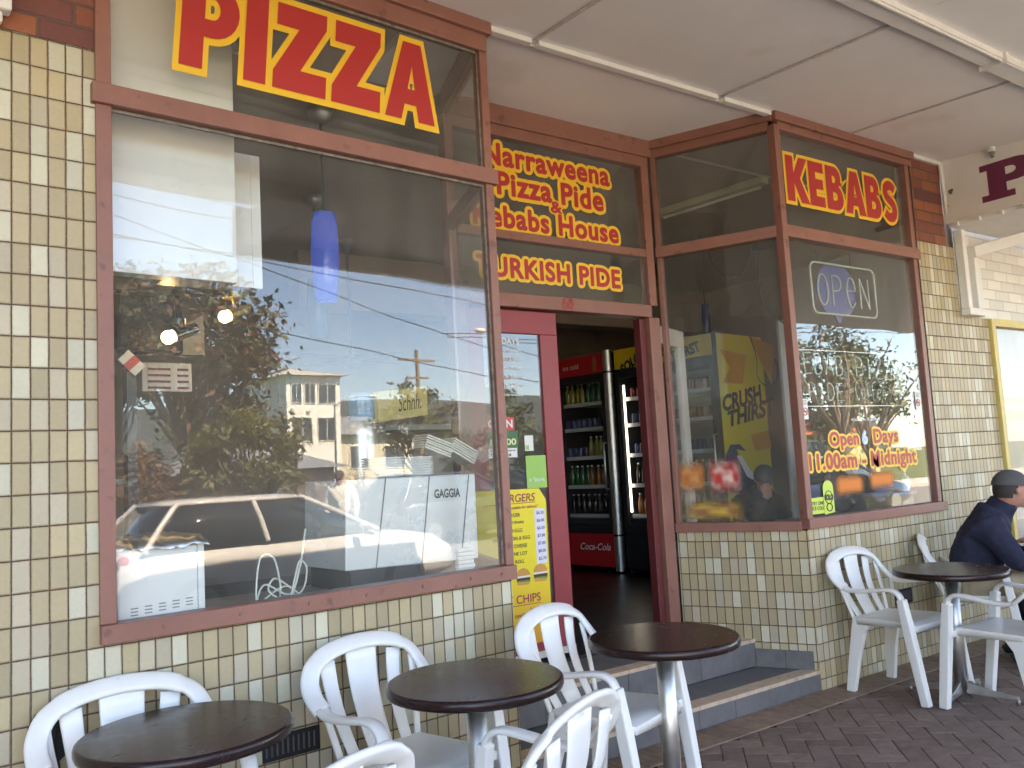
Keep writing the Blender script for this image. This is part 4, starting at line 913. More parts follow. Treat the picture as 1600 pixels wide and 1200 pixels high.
rows = [("BEEF BURGER","$6.50"),("BURGER (PLAIN)","$6.00"),("WITH EGG","$6.50"),("WITH BACON & EGG","$7.00"),("WITH CHEESE","$7.00"),("WITH THE LOT","$8.00"),("EGG ROLL","$5.70")]
rx = [-1.665,-1.64,-1.655,-1.60,-1.625,-1.625,-1.65]
for k, (a, b) in enumerate(rows):
    z = 1.198 - k*.046; bt(a, rx[k], z, z+.021, ink); bt(b, -1.485, z, z+.022, blueink, off=.02)
def burger(cx, cz, s):
    O = Vector((cx, DY, cz)); k = 0
    for (pts, m) in (([(-.05,0),(.05,0),(.052,.014),(.035,.038),(0,.05),(-.035,.038),(-.052,.014)], mat("bun_print", (.62,.30,.07), .5)), ([(-.055,-.012),(.055,-.010),(.05,.002),(-.05,.002)], mat("cheese_print", (.75,.72,.6), .5)), ([(-.05,-.028),(.05,-.03),(.054,-.012),(-.054,-.012)], mat("patty_print", (.09,.035,.02), .6)), ([(-.056,-.036),(.05,-.04),(.056,-.030),(-.05,-.027)], mat("salad_print", (.14,.28,.05), .6)), ([(-.045,-.055),(.04,-.058),(.05,-.04),(-.05,-.038)], mat("bun_print", (.6,.3,.07), .5))):
        mb = MB(); mb.prism([(x*s,y*s) for x, y in pts], O, X_, Z_, Y_, .0190+.0003*k, .0193+.0003*k); mb.build("burger_print", m, ban); k += 1
burger(-1.665, .845, .95); burger(-1.535, .855, 1.0)
bt("HOT CHIPS", -1.545, .685, .735, redink, off=.01); mb = MB(); mb.box(-1.95,-1.545,DY+.0195,DY+.0198,.672,.676); mb.build("print_underline", redink, ban)
card(FD, -1.558, -1.478, .50, .66, .0203, "price_column", mat("lavender_white", (.72,.70,.78), .5), ban)
bt("(small)", -1.665, .600, .628, ink); bt("$4.00", -1.485, .628, .650, blueink, off=.02); bt("(large)", -1.665, .545, .570, ink)
mb = MB()
for k in range(7): mb.prism([(-1.63+k*.008,.59),(-1.625+k*.008,.59),(-1.62+k*.009,.655-.005*(k%3)),(-1.626+k*.009,.655-.005*(k%3))], (0,DY,0), X_, Z_, Y_, .0189+.0002*k, .0190+.0002*k)
mb.build("chips_print", vr, ban)

# =================================================================== FRIDGES
FQ = Vector((1.51, 3.49, 0)); FU = Vector((-.12,.993,0)).normalized(); FW = Vector((.993,.12,0)).normalized()
FF = lambda u, z, d: FQ + FU*u + FW*d + Z_*z
coke_red = mat("cola_red_panel", (.27,.012,.016), .35, emit=.004, ecol=(.6,.02,.02)); blk = mat("fridge_black", (.02,.02,.022), .35); fin_m = mat("fridge_interior", (.35,.36,.38), .5)
def fbox(mb, u0, u1, z0, z1, d0, d1): return mb.frame_box(FQ, FU, Z_, FW, (u0,u1), (z0,z1), (d0,d1))
def fridge(lb, u0, u1, header_m, lower_m, doors, silver=False, side_m=None):
    t = thing("drinks_fridge", FF((u0+u1)/2, FZ, .4), lb, "drinks fridge")
    mb = MB(); D = .80
    fbox(mb,u0,u0+.03,FZ,2.69,.03,D); fbox(mb,u1-.03,u1,FZ,2.69,.03,D); fbox(mb,u0+.031,u1-.031,FZ,2.69,D-.03,D); fbox(mb,u0+.031,u1-.031,2.44,2.685,.04,D-.031); fbox(mb,u0+.031,u1-.031,FZ+.05,.88,.04,D-.031)
    mb.build("cabinet", side_m or blk, t)
    mb = MB(); fbox(mb,u0+.031,u1-.031,.89,2.43,D-.06,D-.032); mb.build("liner", fin_m, t)
    mb = MB(); fbox(mb,u0+.0,u1,2.47,2.68,-.01,.028); mb.build("header_sign", header_m, t, bevel=.006)
    mb = MB(); fbox(mb,u0+.0,u1,FZ+.06,.72,0,.028); mb.build("lower_panel", lower_m, t, bevel=.006)
    w_ = (u1-u0)/doors
    for k in range(doors):
        a, b = u0+k*w_+.004, u0+(k+1)*w_-.004; mb = MB()
        fbox(mb,a,a+.055,.75,2.44,-.01,.028); fbox(mb,b-.055,b,.75,2.44,-.01,.028); fbox(mb,a+.055,b-.055,2.37,2.44,-.009,.027); fbox(mb,a+.055,b-.055,.75,.82,-.009,.027)
        dd = mb.build("door", blk, t); mb = MB(); fbox(mb,a+.055,b-.055,.82,2.37,.005,.010); mb.build("glass_pane", fglass, dd)
        mb = MB(); mb.tube([FF(a+.03,1.2,-.01),FF(a+.03,1.2,-.05),FF(a+.03,1.7,-.05),FF(a+.03,1.7,-.01)],.011,8); mb.build("handle", steel, dd)
    for z in (.90,1.22,1.54,1.86,2.14):
        mb = MB(); fbox(mb,u0+.04,u1-.04,z,z+.012,.10,D-.07); fbox(mb,u0+.04,u1-.04,z-.012,z+.028,.085,.097); mb.build("shelf", mat("shelf_white", (.6,.6,.6), .4), t)
    if silver:
        mb = MB(); mb.cyl(FF(u0-.035,FZ+.02,.02), FF(u0-.035,2.70,.02), .055, n=24); mb.build("corner_post", steel, t)
        mb = MB(); mb.cyl(FF(u0-.035,.70,.02), FF(u0-.035,.72,.02), .057, n=24); mb.cyl(FF(u0-.035,2.45,.02), FF(u0-.035,2.47,.02), .057, n=24); mb.build("post_ring", blk, t)
    return t
fc = fridge("red drinks fridge with silver corner post just inside the doorway", .03, .80, coke_red, coke_red, 1, True)
FFf = lambda u, z, d: FF(.80-u, z, d)
write("ice cold", lambda u,z,d: FF(-u,z,d), (-.40,None,2.545,2.60), -.014, "lettering", paper_m, fc, keep='r')
write("Coca-Cola", lambda u,z,d: FF(-u,z,d), (-.10,None,.545,.62), -.004, "lettering", paper_m, fc, keep='r', shear=.3, off=.01)
mb = MB(); mb.prism([(-.13,2.49),(-.19,2.49),(-.195,2.60),(-.17,2.66),(-.15,2.66),(-.125,2.60)], FQ, -FU, Z_, FW, -.013, -.0125); mb.build("bottle_print", mat("cola_print", (.35,.12,.05), .4), fc)
sol_y = mat("lemon_yellow_panel", (.66,.46,.03), .4, var=.15, vs=2)
fs2 = fridge("yellow and black drinks fridge with CRUSH THIRST printed on its side", -1.38, -.12, sol_y, blk, 2, False)
sid = lambda px, py: on(px, py, FF(-1.382,0,0), FU)
mb = MB(); fbox(mb,-1.386,-1.3805,FZ+.01,2.685,.04,.86); mb.build("side_panel", mat("lemon_side_panel", (.70,.55,.05), .4, var=.06, vs=2), fs2)
mb = MB(); fbox(mb,-1.392,-1.38,FZ+.01,2.70,-.02,.04); mb.build("corner_strip", blk, fs2)
def side_text(s, p00, p10, p01, p11):
    q = [sid(*p) for p in (p00,p10,p01,p11)]; f = quadfit(*q, -FU); mb = MB(); place2d(mb, text2d(s, .045, .12), f, (0,1,0,1), .008); mb.build("lettering", blk, fs2, "black lettering " + s)
side_text("CRUSH", (1129,644), (1191,628), (1127,618), (1187,600)); side_text("THIRST", (1137,668), (1210,648), (1135,643), (1208,620))
og = mat("orange_print", (.62,.30,.04), .5)
for pl_ in ([(1122,545),(1165,555),(1160,600),(1128,598),(1140,575)], [(1168,526),(1210,540),(1205,600),(1185,560)], [(1172,680),(1200,672),(1205,700),(1180,705)]):
    mb = MB(); q = [sid(*p) - FU*.006 for p in pl_]; mb.face(q); o = mb.build("surf_print", og, fs2)
mb = MB(); q = [sid(*p) - FU*.007 for p in ((1133,712),(1140,695),(1155,694),(1165,705),(1150,702),(1158,725),(1175,745),(1190,770),(1140,770),(1133,740))]; mb.face(q); mb.build("wave_print", mat("navy_wave_print", (.03,.05,.14), .4), fs2)
mb = MB(); q = [sid(*p) - FU*.0075 for p in ((1150,712),(1158,712),(1172,735),(1190,750),(1186,756),(1166,744))]; mb.face(q); mb.build("wave_print", paper_m, fs2)
hq = lambda px, py: on(px, py, FF(0,0,-.011), FW)
def head_text(s, a, b, c, d, m=blk, off=.05):
    f = quadfit(*[hq(*p) for p in (a,b,c,d)], -FW); mb = MB(); place2d(mb, text2d(s, off, .1), f, (0,1,0,1), .006); mb.build("lettering", m, fs2)
head_text("SOLO", (974,588),(1003,562),(968,572),(998,548)); head_text("CRUSH", (1010,560),(1050,554),(1008,545),(1050,540)); head_text("THIRST", (1050,566),(1098,548),(1046,550),(1090,532))
led = thing("light_strip", FF(-.23,1.6,.06), "glowing white strip light inside the yellow fridge door", "strip light"); mb = MB(); fbox(mb,-.19,-.17,.95,2.3,.05,.06); mb.build("tube", mat("led_strip", (1,1,1), .4, emit=.7), led)
# drinks
def drink(kind, col, lb):
    t = thing(kind, (0,0,0), lb, "drink bottle" if "bottle" in kind else "drink can", "drinks on the fridge shelves"); m = mat("drink_" + lb.split()[0], col, .25, coat=.3)
    mb = MB()
    if "bottle" in kind:
        mb.lathe([(.028,.0),(.033,.01),(.033,.13),(.026,.165),(.012,.20),(.012,.215)], n=12); mb.build("bottle_body", m, t, local=True)
        mb = MB(); mb.lathe([(.014,.2152),(.014,.232),(.0001,.232)], n=10); mb.build("cap", mat("cap_white", (.6,.6,.6)), t, local=True)
    else:
        mb.lathe([(.025,0),(.032,.008),(.032,.105),(.026,.118),(.0001,.118)], n=12); mb.build("can_body", m, t, local=True)
    return t
kinds = [drink("drink_bottle", (.02,.008,.008), "dark cola bottle on a fridge shelf"), drink("drink_can", (.05,.06,.16), "blue drink can on a fridge shelf"), drink("drink_bottle", (.30,.10,.015), "orange soft drink bottle on a fridge shelf"),
         drink("drink_bottle", (.03,.12,.035), "green soft drink bottle on a fridge shelf"), drink("drink_can", (.20,.02,.02), "red drink can on a fridge shelf"), drink("drink_bottle", (.28,.22,.04), "yellow soft drink bottle on a fridge shelf")]
used = set()
for (u0, u1, pat) in ((.10,.74,{.90:0,1.22:(2,3),1.54:(5,1),1.86:1,2.14:(3,5)}), (-1.30,-.24,{.90:2,1.22:(2,0),1.54:1,1.86:(4,1),2.14:4})):
    for z, k in pat.items():
        n = int((u1-u0)/.080)
        for i in range(n+1):
            kk = k if isinstance(k, int) else k[0 if i < (n+1)/2 else 1]
            o = kinds[kk] if kk not in used else copy_tree(kinds[kk]); used.add(kk)
            sh_n = {.90:"bottom",1.22:"second",1.54:"middle",1.86:"fourth",2.14:"top"}[z]
            o["label"] = o["label"].split(" on ")[0] + " on the " + sh_n + " shelf of the " + ("red fridge" if u0 > 0 else "yellow fridge")
            o.location = FF(u0+i*(u1-u0)/n, z+.013, .14+random.uniform(-.012,.012)); o.rotation_euler.z = random.uniform(0,6)

# =================================================================== RIGHT WINDOW CONTENTS
ft = thing("fluorescent_fitting", onZ(1120,310,3.74), "long white fluorescent batten on the ceiling behind the side window", "light fitting")
a, b = onZ(1196,282,3.74), onZ(1030,335,3.74); dd_ = (b-a).normalized(); nn_ = Vector((-dd_.y,dd_.x,0))
mb = MB(); mb.frame_box(Vector((a.x,a.y,0)), dd_, nn_, Z_, (0,(b-a).length), (-.05,.05), (3.715,3.775)); mb.build("housing", mat("cream_fitting", (.6,.57,.42), .5), ft, bevel=.005)
mb = MB(); mb.cyl(a+dd_*.05-Z_*.045, b-dd_*.05-Z_*.045, .013, n=10); mb.build("tube", paper_m, ft)
neon_m = mat("unlit_neon_tube", (.40,.47,.38), .25, coat=.4)
ns = thing("neon_open_sign", (.7,.09,2.42), "unlit neon OPEN sign with a blue disc behind the letters in the right window", "neon sign")
mb = MB(); x0,x1,z0,z1 = .40,1.17,2.44,2.80; c = .05
rr_ = [(x0+c,z0),(x1-c,z0),(x1,z0+c),(x1,z1-c),(x1-c,z1),(x0+c,z1),(x0,z1-c),(x0,z0+c)]
fr = []
for cx_, cz_, a0 in ((x1-c,z0+c,-90),(x1-c,z1-c,0),(x0+c,z1-c,90),(x0+c,z0+c,180)): fr += [(p, q) for p, q in arc(cx_,cz_,c,c,a0,a0+90,5)]
mb.tube([Vector((x,.09,z)) for x, z in fr], .008, 8, closed=True); mb.build("border_tube", neon_m, ns)
GL = {'O': [arc(.5,.5,.42,.5,90,450,16)], 'P': [[(.1,0),(.1,1)] + arc(.45,.75,.4,.25,90,-90,8) + [(.1,.5)]], 'E': [[(.9,1),(.1,1),(.1,0),(.9,0)],[(.1,.52),(.75,.52)]], 'e': [[(.15,.55),(.85,.55)] + arc(.5,.5,.38,.5,10,320,14)], 'N': [[(.1,0),(.1,1)],[(.1,1),(.85,0)],[(.85,0),(.85,1)]],
      'K': [[(.1,0),(.1,1)],[(.85,1),(.12,.5)],[(.12,.5),(.85,0)]], 'B': [[(.1,0),(.1,1)] + arc(.4,.77,.36,.23,90,-90,7) + arc(.42,.27,.42,.27,90,-90,7) + [(.1,0)]], 'A': [[(.05,0),(.48,1)],[(.48,1),(.92,0)],[(.2,.35),(.76,.35)]], 'I': [[(.5,0),(.5,1)]], 'Z': [[(.1,1),(.88,1)],[(.88,1),(.1,0)],[(.1,0),(.9,0)]],
      'D': [[(.1,0),(.1,1)] + arc(.3,.5,.58,.5,90,-90,9) + [(.1,0)]], 'C': [arc(.55,.5,.45,.5,50,310,12)], 'o': [arc(.5,.3,.35,.3,90,450,12)], 'f': [[(.3,0),(.35,.8)] + arc(.55,.8,.2,.2,180,40,5),[(.1,.55),(.7,.55)]], 'ee': [[(.15,.32),(.8,.36)] + arc(.5,.3,.34,.3,20,320,10)]}
def neon(word_, x0, x1, z0, z1, parent, r=.0065, y=.09, slope=0):
    n = len(word_); w_ = (x1-x0)/n
    for k, ch in enumerate(word_):
        if ch == ' ': continue
        mb = MB()
        for st_ in GL[ch]: mb.tube([Vector((x0+k*w_+px*w_*.82, y, z0+pz*(z1-z0)+slope*k)) for px, pz in st_], r, 7)
        mb.build("letter_tube", neon_m, parent)
neon("OPeN", .46, 1.13, 2.50, 2.72, ns)
mb = MB(); mb.prism([(.73+.235*math.cos(R_(a_)), 2.62+.205*math.sin(R_(a_))) for a_ in range(-60,241,12)] + [(.665,2.455),(.725,2.38),(.765,2.42),(.785,2.45)], (0,0,0), X_, Z_, Y_, .115, .125); mb.build("disc", mat("blue_acrylic_disc", (.02,.05,.26), .3), ns)
mb = MB(); mb.cyl((.50,.10,2.80),(.50,.10,2.90),.003,n=6); mb.cyl((.90,.10,2.80),(.90,.10,2.90),.003,n=6); mb.build("hanging_wire", black_m, ns)
n2 = thing("neon_words_sign", (.65,.09,1.85), "unlit neon tube words for kebab pizza and pide hung under the OPEN sign", "neon sign")
neon("KEBAB PIZZA", .11, 1.42, 2.02, 2.16, n2, slope=-.004); neon("PIDE", .26, .68, 1.83, 1.95, n2)
neon(["C","o","f","f","ee","ee"], .80, 1.20, 1.84, 1.96, n2, r=.004)
mb = MB(); mb.box(.06,1.40,.095,.10,2.175,2.18); mb.box(.06,1.40,.095,.10,1.79,1.795); mb.build("support_wire", steel, n2)
# stickers and lettering on the right glass
wr_t = lambda s, box, **k: write(s, FR, box, .0105, "lettering", k.pop('m', paper_m), wr, **k)
wr_t("Closed on Tuesday's", (.61,.945,1.675,1.70), off=.015)
out_text("Open", FR, (.335,.665,1.49,1.61), wr); out_text("Days", FR, (.85,1.15,1.495,1.62), wr); out_text("11.00am - Midnight", FR, (.095,1.365,1.335,1.47), wr)
mb = MB(); t6 = text2d("6", .0); fatten(t6, .09, 10, (.715,.765,1.525,1.605), bbox(t6[0]), FR, .0122, mb); mb.build("lettering_outline", mat("pale_blue_vinyl", (.45,.62,.78), .5), wr); mb = MB(); place2d(mb, text2d("6", .0), FR, (.715,.765,1.525,1.605), .0095); mb.build("lettering", paper_m, wr)
def blur_mat(name, c, c2=None):
    m = bpy.data.materials.new(name); m.use_nodes = True; t = m.node_tree; p = t.nodes["Principled BSDF"]; p.inputs["Base Color"].default_value = (*c, 1); p.inputs["Roughness"].default_value = .6
    uv = t.nodes.new("ShaderNodeUVMap"); uv.uv_map = "uv"; mp = t.nodes.new("ShaderNodeVectorMath"); mp.operation = 'SUBTRACT'; mp.inputs[1].default_value = (.5,.5,0); lk(t, uv.outputs[0], mp.inputs[0])
    ab = t.nodes.new("ShaderNodeVectorMath"); ab.operation = 'ABSOLUTE'; lk(t, mp.outputs[0], ab.inputs[0]); sp = t.nodes.new("ShaderNodeSeparateXYZ"); lk(t, ab.outputs[0], sp.inputs[0])
    a = t.nodes.new("ShaderNodeMapRange"); a.inputs[1].default_value = .5; a.inputs[2].default_value = .26; a.interpolation_type = 'SMOOTHSTEP'; lk(t, sp.outputs[0], a.inputs[0])
    b = t.nodes.new("ShaderNodeMapRange"); b.inputs[1].default_value = .5; b.inputs[2].default_value = .08; b.interpolation_type = 'SMOOTHSTEP'; lk(t, sp.outputs[1], b.inputs[0])
    k = t.nodes.new("ShaderNodeMath"); k.operation = 'MULTIPLY'; lk(t, a.outputs[0], k.inputs[0]); lk(t, b.outputs[0], k.inputs[1])
    n = t.nodes.new("ShaderNodeTexNoise"); n.inputs["Scale"].default_value = 5; lk(t, uv.outputs[0], n.inputs[0])
    if c2:
        mr = t.nodes.new("ShaderNodeMapRange"); mr.inputs[1].default_value = .30; mr.inputs[2].default_value = .72; mr.interpolation_type = 'SMOOTHSTEP'; lk(t, n.outputs[0], mr.inputs[0]); n.inputs["Scale"].default_value = 3.5; n.inputs["Detail"].default_value = 1
        mx = t.nodes.new("ShaderNodeMix"); mx.data_type = 'RGBA'; lk(t, mr.outputs[0], mx.inputs[0]); mx.inputs[6].default_value = (*c, 1); mx.inputs[7].default_value = (*c2, 1); lk(t, mx.outputs[2], p.inputs["Base Color"])
    lk(t, k.outputs[0], p.inputs["Alpha"]); return m
def soft(fit, u0,u1,z0,z1,d,m,parent,label):
    mb = MB(); mb.face([fit(u0,z0,d),fit(u1,z0,d),fit(u1,z1,d),fit(u0,z1,d)], [(0,0),(1,0),(1,1),(0,1)]); return mb.build("soft_lettering_patch", m, parent, label)
ob = blur_mat("smeared_orange_vinyl", (.72,.20,.02))
soft(FR,.33,.70,1.17,1.335,.010,ob,wr,"smeared orange patch left of centre under the hours"); soft(FR,.72,1.08,1.19,1.345,.0105,ob,wr,"smeared orange patch right of centre under the hours")
def nosmoke(u, z, w_, h_, lb):
    o = card(FR, u, u+w_, z, z+h_, .009, "no_smoking_sticker", paper_m, wr, lb)
    mb = MB(); cx_, cz_, r = u+w_/2, z+h_*.38, w_*.38
    mb.tube([Vector((cx_+r*math.cos(a_/16*6.283), .008, cz_+r*math.sin(a_/16*6.283))) for a_ in range(16)], .003, 6, closed=True); mb.tube([(cx_-r*.7,.008,cz_+r*.7),(cx_+r*.7,.008,cz_-r*.7)], .003, 6); mb.build("red_ring", vr, o)
    mb = MB(); mb.box(cx_-r*.6,cx_+r*.6,.0075,.0085,cz_-.004,cz_+.004)
    for k in range(4): mb.box(u+.01,u+w_-.01,.0078,.0085,z+h_*.92-k*.009-.003,z+h_*.92-k*.009)
    mb.build("sticker_print", ink, o)
nosmoke(.062,1.70,.062,.135,"white no smoking sticker by the left post of the right window"); nosmoke(1.43,1.755,.062,.135,"white no smoking sticker by the right jamb of the right window")
o = card(FR, 1.22, 1.475, 1.455, 1.555, .022, "notice", mat("cream_paper", (.72,.66,.50), .7), wr, "cream handwritten card low at the right of the window")
o = card(FR, .06, .235, 1.085, 1.19, .009, "sticker", mat("lime_sticker", (.55,.68,.10), .45), wr, "lime yellow lemon drink sticker low on the right window"); mb = MB(); place2d(mb, text2d("TRY ONE\nICE COLD", .02), FR, (.075,.215,1.11,1.165), .0075); mb.build("sticker_print", ink, o)
mb = MB(); mb.prism([(.205,1.075),(.315,1.085),(.315,1.25)] + arc(.26,1.25,.055,.045,0,180,8) + [(.205,1.2)], (0,0,0), X_, Z_, Y_, .0065, .0078); o2 = mb.build("sticker", mat("lime_sticker", (.55,.68,.10)), wr); mb = MB(); place2d(mb, text2d("SOLO", .07), FR, (.212,.308,1.165,1.205), .0045); mb.tube([Vector((.26+.038*math.cos(a_/16*6.283), .006, 1.185+.042*math.sin(a_/16*6.283))) for a_ in range(16)], .003, 6, closed=True); mb.tube([Vector((.26+.03*math.cos(a_/16*6.283), .006, 1.12+.025*math.sin(a_/16*6.283))) for a_ in range(16)], .004, 6, closed=True); mb.build("sticker_print", ink, o2)
# posters on the angled window
pr = blur_mat("red_poster_print", (.55,.03,.02), (.72,.50,.42)); po2_ = blur_mat("orange_poster_print", (.50,.14,.03), (.62,.30,.10)); py_ = blur_mat("brown_poster_print", (.30,.12,.05), (.55,.38,.06))
for (a, b, c, d, m, lb) in ((.63,.845,1.225,1.50,po2_,"faded orange poster at the left of the angled window"),(.385,.635,1.22,1.50,pr,"red poster at the right of the orange one on the angled window"),(.38,.835,1.045,1.215,py_,"low brown and yellow poster on the angled window")):
    q = RT(0,0,0); mb = MB(); mb.face([FRT(b,c,.011),FRT(a,c,.011),FRT(a,d,.011),FRT(b,d,.011)], [(0,0),(1,0),(1,1),(0,1)]); mb.build("poster", m, wt, lb)
# things on the right ledge
ZE = .987
bx1 = thing("cardboard_box", (1.35,.3,ZE), "brown cardboard box at the right end of the window ledge", "box"); mb = MB(); mb.box(1.22,1.50,.14,.36,ZE,1.13); mb.build("carton", mat("kraft_card", (.38,.27,.14), .8, var=.12), bx1); mb = MB(); mb.box(1.2,1.52,.12,.38,1.131,1.15); mb.build("lid", mat("grey_blue_lid", (.25,.29,.34), .6), bx1)
sb = thing("soap_bottle", (1.45,.14,1.151), "white pump bottle standing on the brown box", "pump bottle"); mb = MB(); mb.lathe([(.028,1.151),(.03,1.16),(.03,1.25),(.012,1.27),(.0001,1.27)],(1.45,.16,0),16); mb.build("bottle_body", mat("lilac_white_plastic", (.6,.58,.68), .4), sb); mb = MB(); mb.cyl((1.45,.16,1.271),(1.45,.16,1.30),.006,n=8); mb.box(1.42,1.46,.152,.168,1.30,1.312); mb.build("pump", paper_m, sb)
gb = thing("grey_cushion", (1.2,.5,ZE), "rounded brown grey chair back behind the window ledge", "chair back"); mb = MB(); mb.sphere((1.22,.55,1.22), .22, 24, 16, 1, .3, .95); mb.build("padded_back", mat("taupe_fabric", (.12,.09,.085), .85, bump=.2, bs=120), gb)
tr_ = thing("serving_tray", (.75,.3,ZE), "dark tray with crumpled paper lying on the ledge behind the orange lettering", "tray"); mb = MB(); mb.box(.25,1.05,.12,.5,ZE,ZE+.02); mb.build("tray_plate", blk, tr_, bevel=.004); mb = MB()
for k in range(14):
    c = Vector((random.uniform(.3,1.0), random.uniform(.15,.45), ZE+.022+k*.0015)); a_ = random.uniform(0,3); U = Vector((math.cos(a_),math.sin(a_),random.uniform(-.05,.1))); V = Vector((-math.sin(a_),math.cos(a_),random.uniform(-.05,.15))); mb.frame_box(c, U, V, Z_, (-.06,.06), (-.04,.04), (0,.001))
mb.build("paper_scraps", mat("scrap_paper", (.35,.33,.30), .7), tr_)
cbk = thing("hanging_cable", (.1,.6,2.9), "thin black cable hanging in loops behind the side window", "cable"); mb = MB()
pt2 = lambda px, py, y: onY(px, py, y)
mb.tube(smooth_path([pt2(1105,388,.9),pt2(1115,412,.9),pt2(1138,433,.9),pt2(1160,424,.9),pt2(1172,392,.9)],6), .004, 6); mb.tube(smooth_path([pt2(1182,392,.5),pt2(1186,440,.5),pt2(1192,475,.5),pt2(1212,495,.5),pt2(1224,505,.5)],6), .004, 6); mb.tube(smooth_path([pt2(1172,525,.9),pt2(1182,560,.9),pt2(1184,590,.9),pt2(1200,603,.9),pt2(1214,590,.9),pt2(1212,560,.9)],6), .004, 6); mb.build("flex", rubber, cbk)
iv = thing("interior_vent", pt2(1192,382,1.0), "small dark louvre vent near the top of the side window", "vent"); mb = MB(); q = [pt2(1178,392,1.0),pt2(1207,388,1.0),pt2(1207,370,1.0),pt2(1178,373,1.0)]; q2 = [v+Y_*.02 for v in q]; mb.mesh(q+q2, [(0,1,2,3),(7,6,5,4),(0,4,5,1),(1,5,6,2),(2,6,7,3),(3,7,4,0)]); mb.build("grille", black_m, iv)
cd2 = thing("white_cabinet", pt2(1228,600,.9), "narrow pale cabinet edge behind the corner post of the right window", "cabinet"); a = pt2(1216,500,.9); b = pt2(1242,700,.9); mb = MB(); mb.box(a.x,b.x+.05,.9,.925,FZ,a.z); mb.build("side_panel", mat("pale_grey_laminate", (.45,.44,.42), .5), cd2)

# =================================================================== PEOPLE
skin_m = mat("skin", (.50,.24,.17), .55, var=.08, vs=30); navy_m = mat("navy_fleece", (.016,.018,.042), .9, var=.35, vs=35, bump=.5, bs=180); tan_tr = mat("khaki_cloth", (.36,.29,.19), .85, var=.12, vs=18, bump=.3, bs=70)
shoe_m = mat("dark_shoe", (.03,.028,.026), .6); cap_m = mat("charcoal_cap", (.085,.082,.082), .85, bump=.3, bs=150); hair_m = mat("dark_hair", (.03,.022,.018), .7, bump=.5, bs=120)
def skin_mesh(chains, sub=2):
    """chains : lists of (point, radius); points that coincide are shared. First chain starts at the pelvis root."""
    bm = bmesh.new(); sl_ = bm.verts.layers.skin.new(); idx = {}
    def V(p, r):
        k = tuple(round(c, 4) for c in p)
        if k not in idx: v = bm.verts.new(p); v[sl_].radius = (r, r); idx[k] = v; 
        return idx[k]
    first = True
    for ch in chains:
        prev = None
        for p, r in ch:
            v = V(p, r)
            if first: v[sl_].use_root = True; first = False
            if prev is not None and prev is not v and not bm.edges.get((prev, v)): bm.edges.new((prev, v))
            prev = v
    me = bpy.data.meshes.new("t"); bm.to_mesh(me); bm.free()
    o = bpy.data.objects.new("t", me); COL.objects.link(o); o.modifiers.new("k", 'SKIN').use_smooth_shade = True
    m = o.modifiers.new("s", 'SUBSURF'); m.levels = sub
    r = bpy.data.meshes.new_from_object(o.evaluated_get(bpy.context.evaluated_depsgraph_get())); bpy.data.objects.remove(o); bpy.data.meshes.remove(me)
    vs = [v.co.copy() for v in r.vertices]; fs = [tuple(p.vertices) for p in r.polygons]; bpy.data.meshes.remove(r); return vs, fs
def remesh(mb, voxel, name, m, parent, label=None, smooth=4):
    o = mb.build("t", m); md = o.modifiers.new("r", 'REMESH'); md.mode = 'VOXEL'; md.voxel_size = voxel; md.use_smooth_shade = True
    sm = o.modifiers.new("s", 'SMOOTH'); sm.iterations = smooth; sm.factor = .5
    r = bpy.data.meshes.new_from_object(o.evaluated_get(bpy.context.evaluated_depsgraph_get())); bpy.data.objects.remove(o); r.name = name
    off = wloc(parent)
    for v in r.vertices: v.co -= off
    r.materials.clear(); r.materials.append(m); c = bpy.data.objects.new(name, r); COL.objects.link(c); c.parent = parent
    for p in r.polygons: p.use_smooth = True
    if label: c["label"] = label
    return c
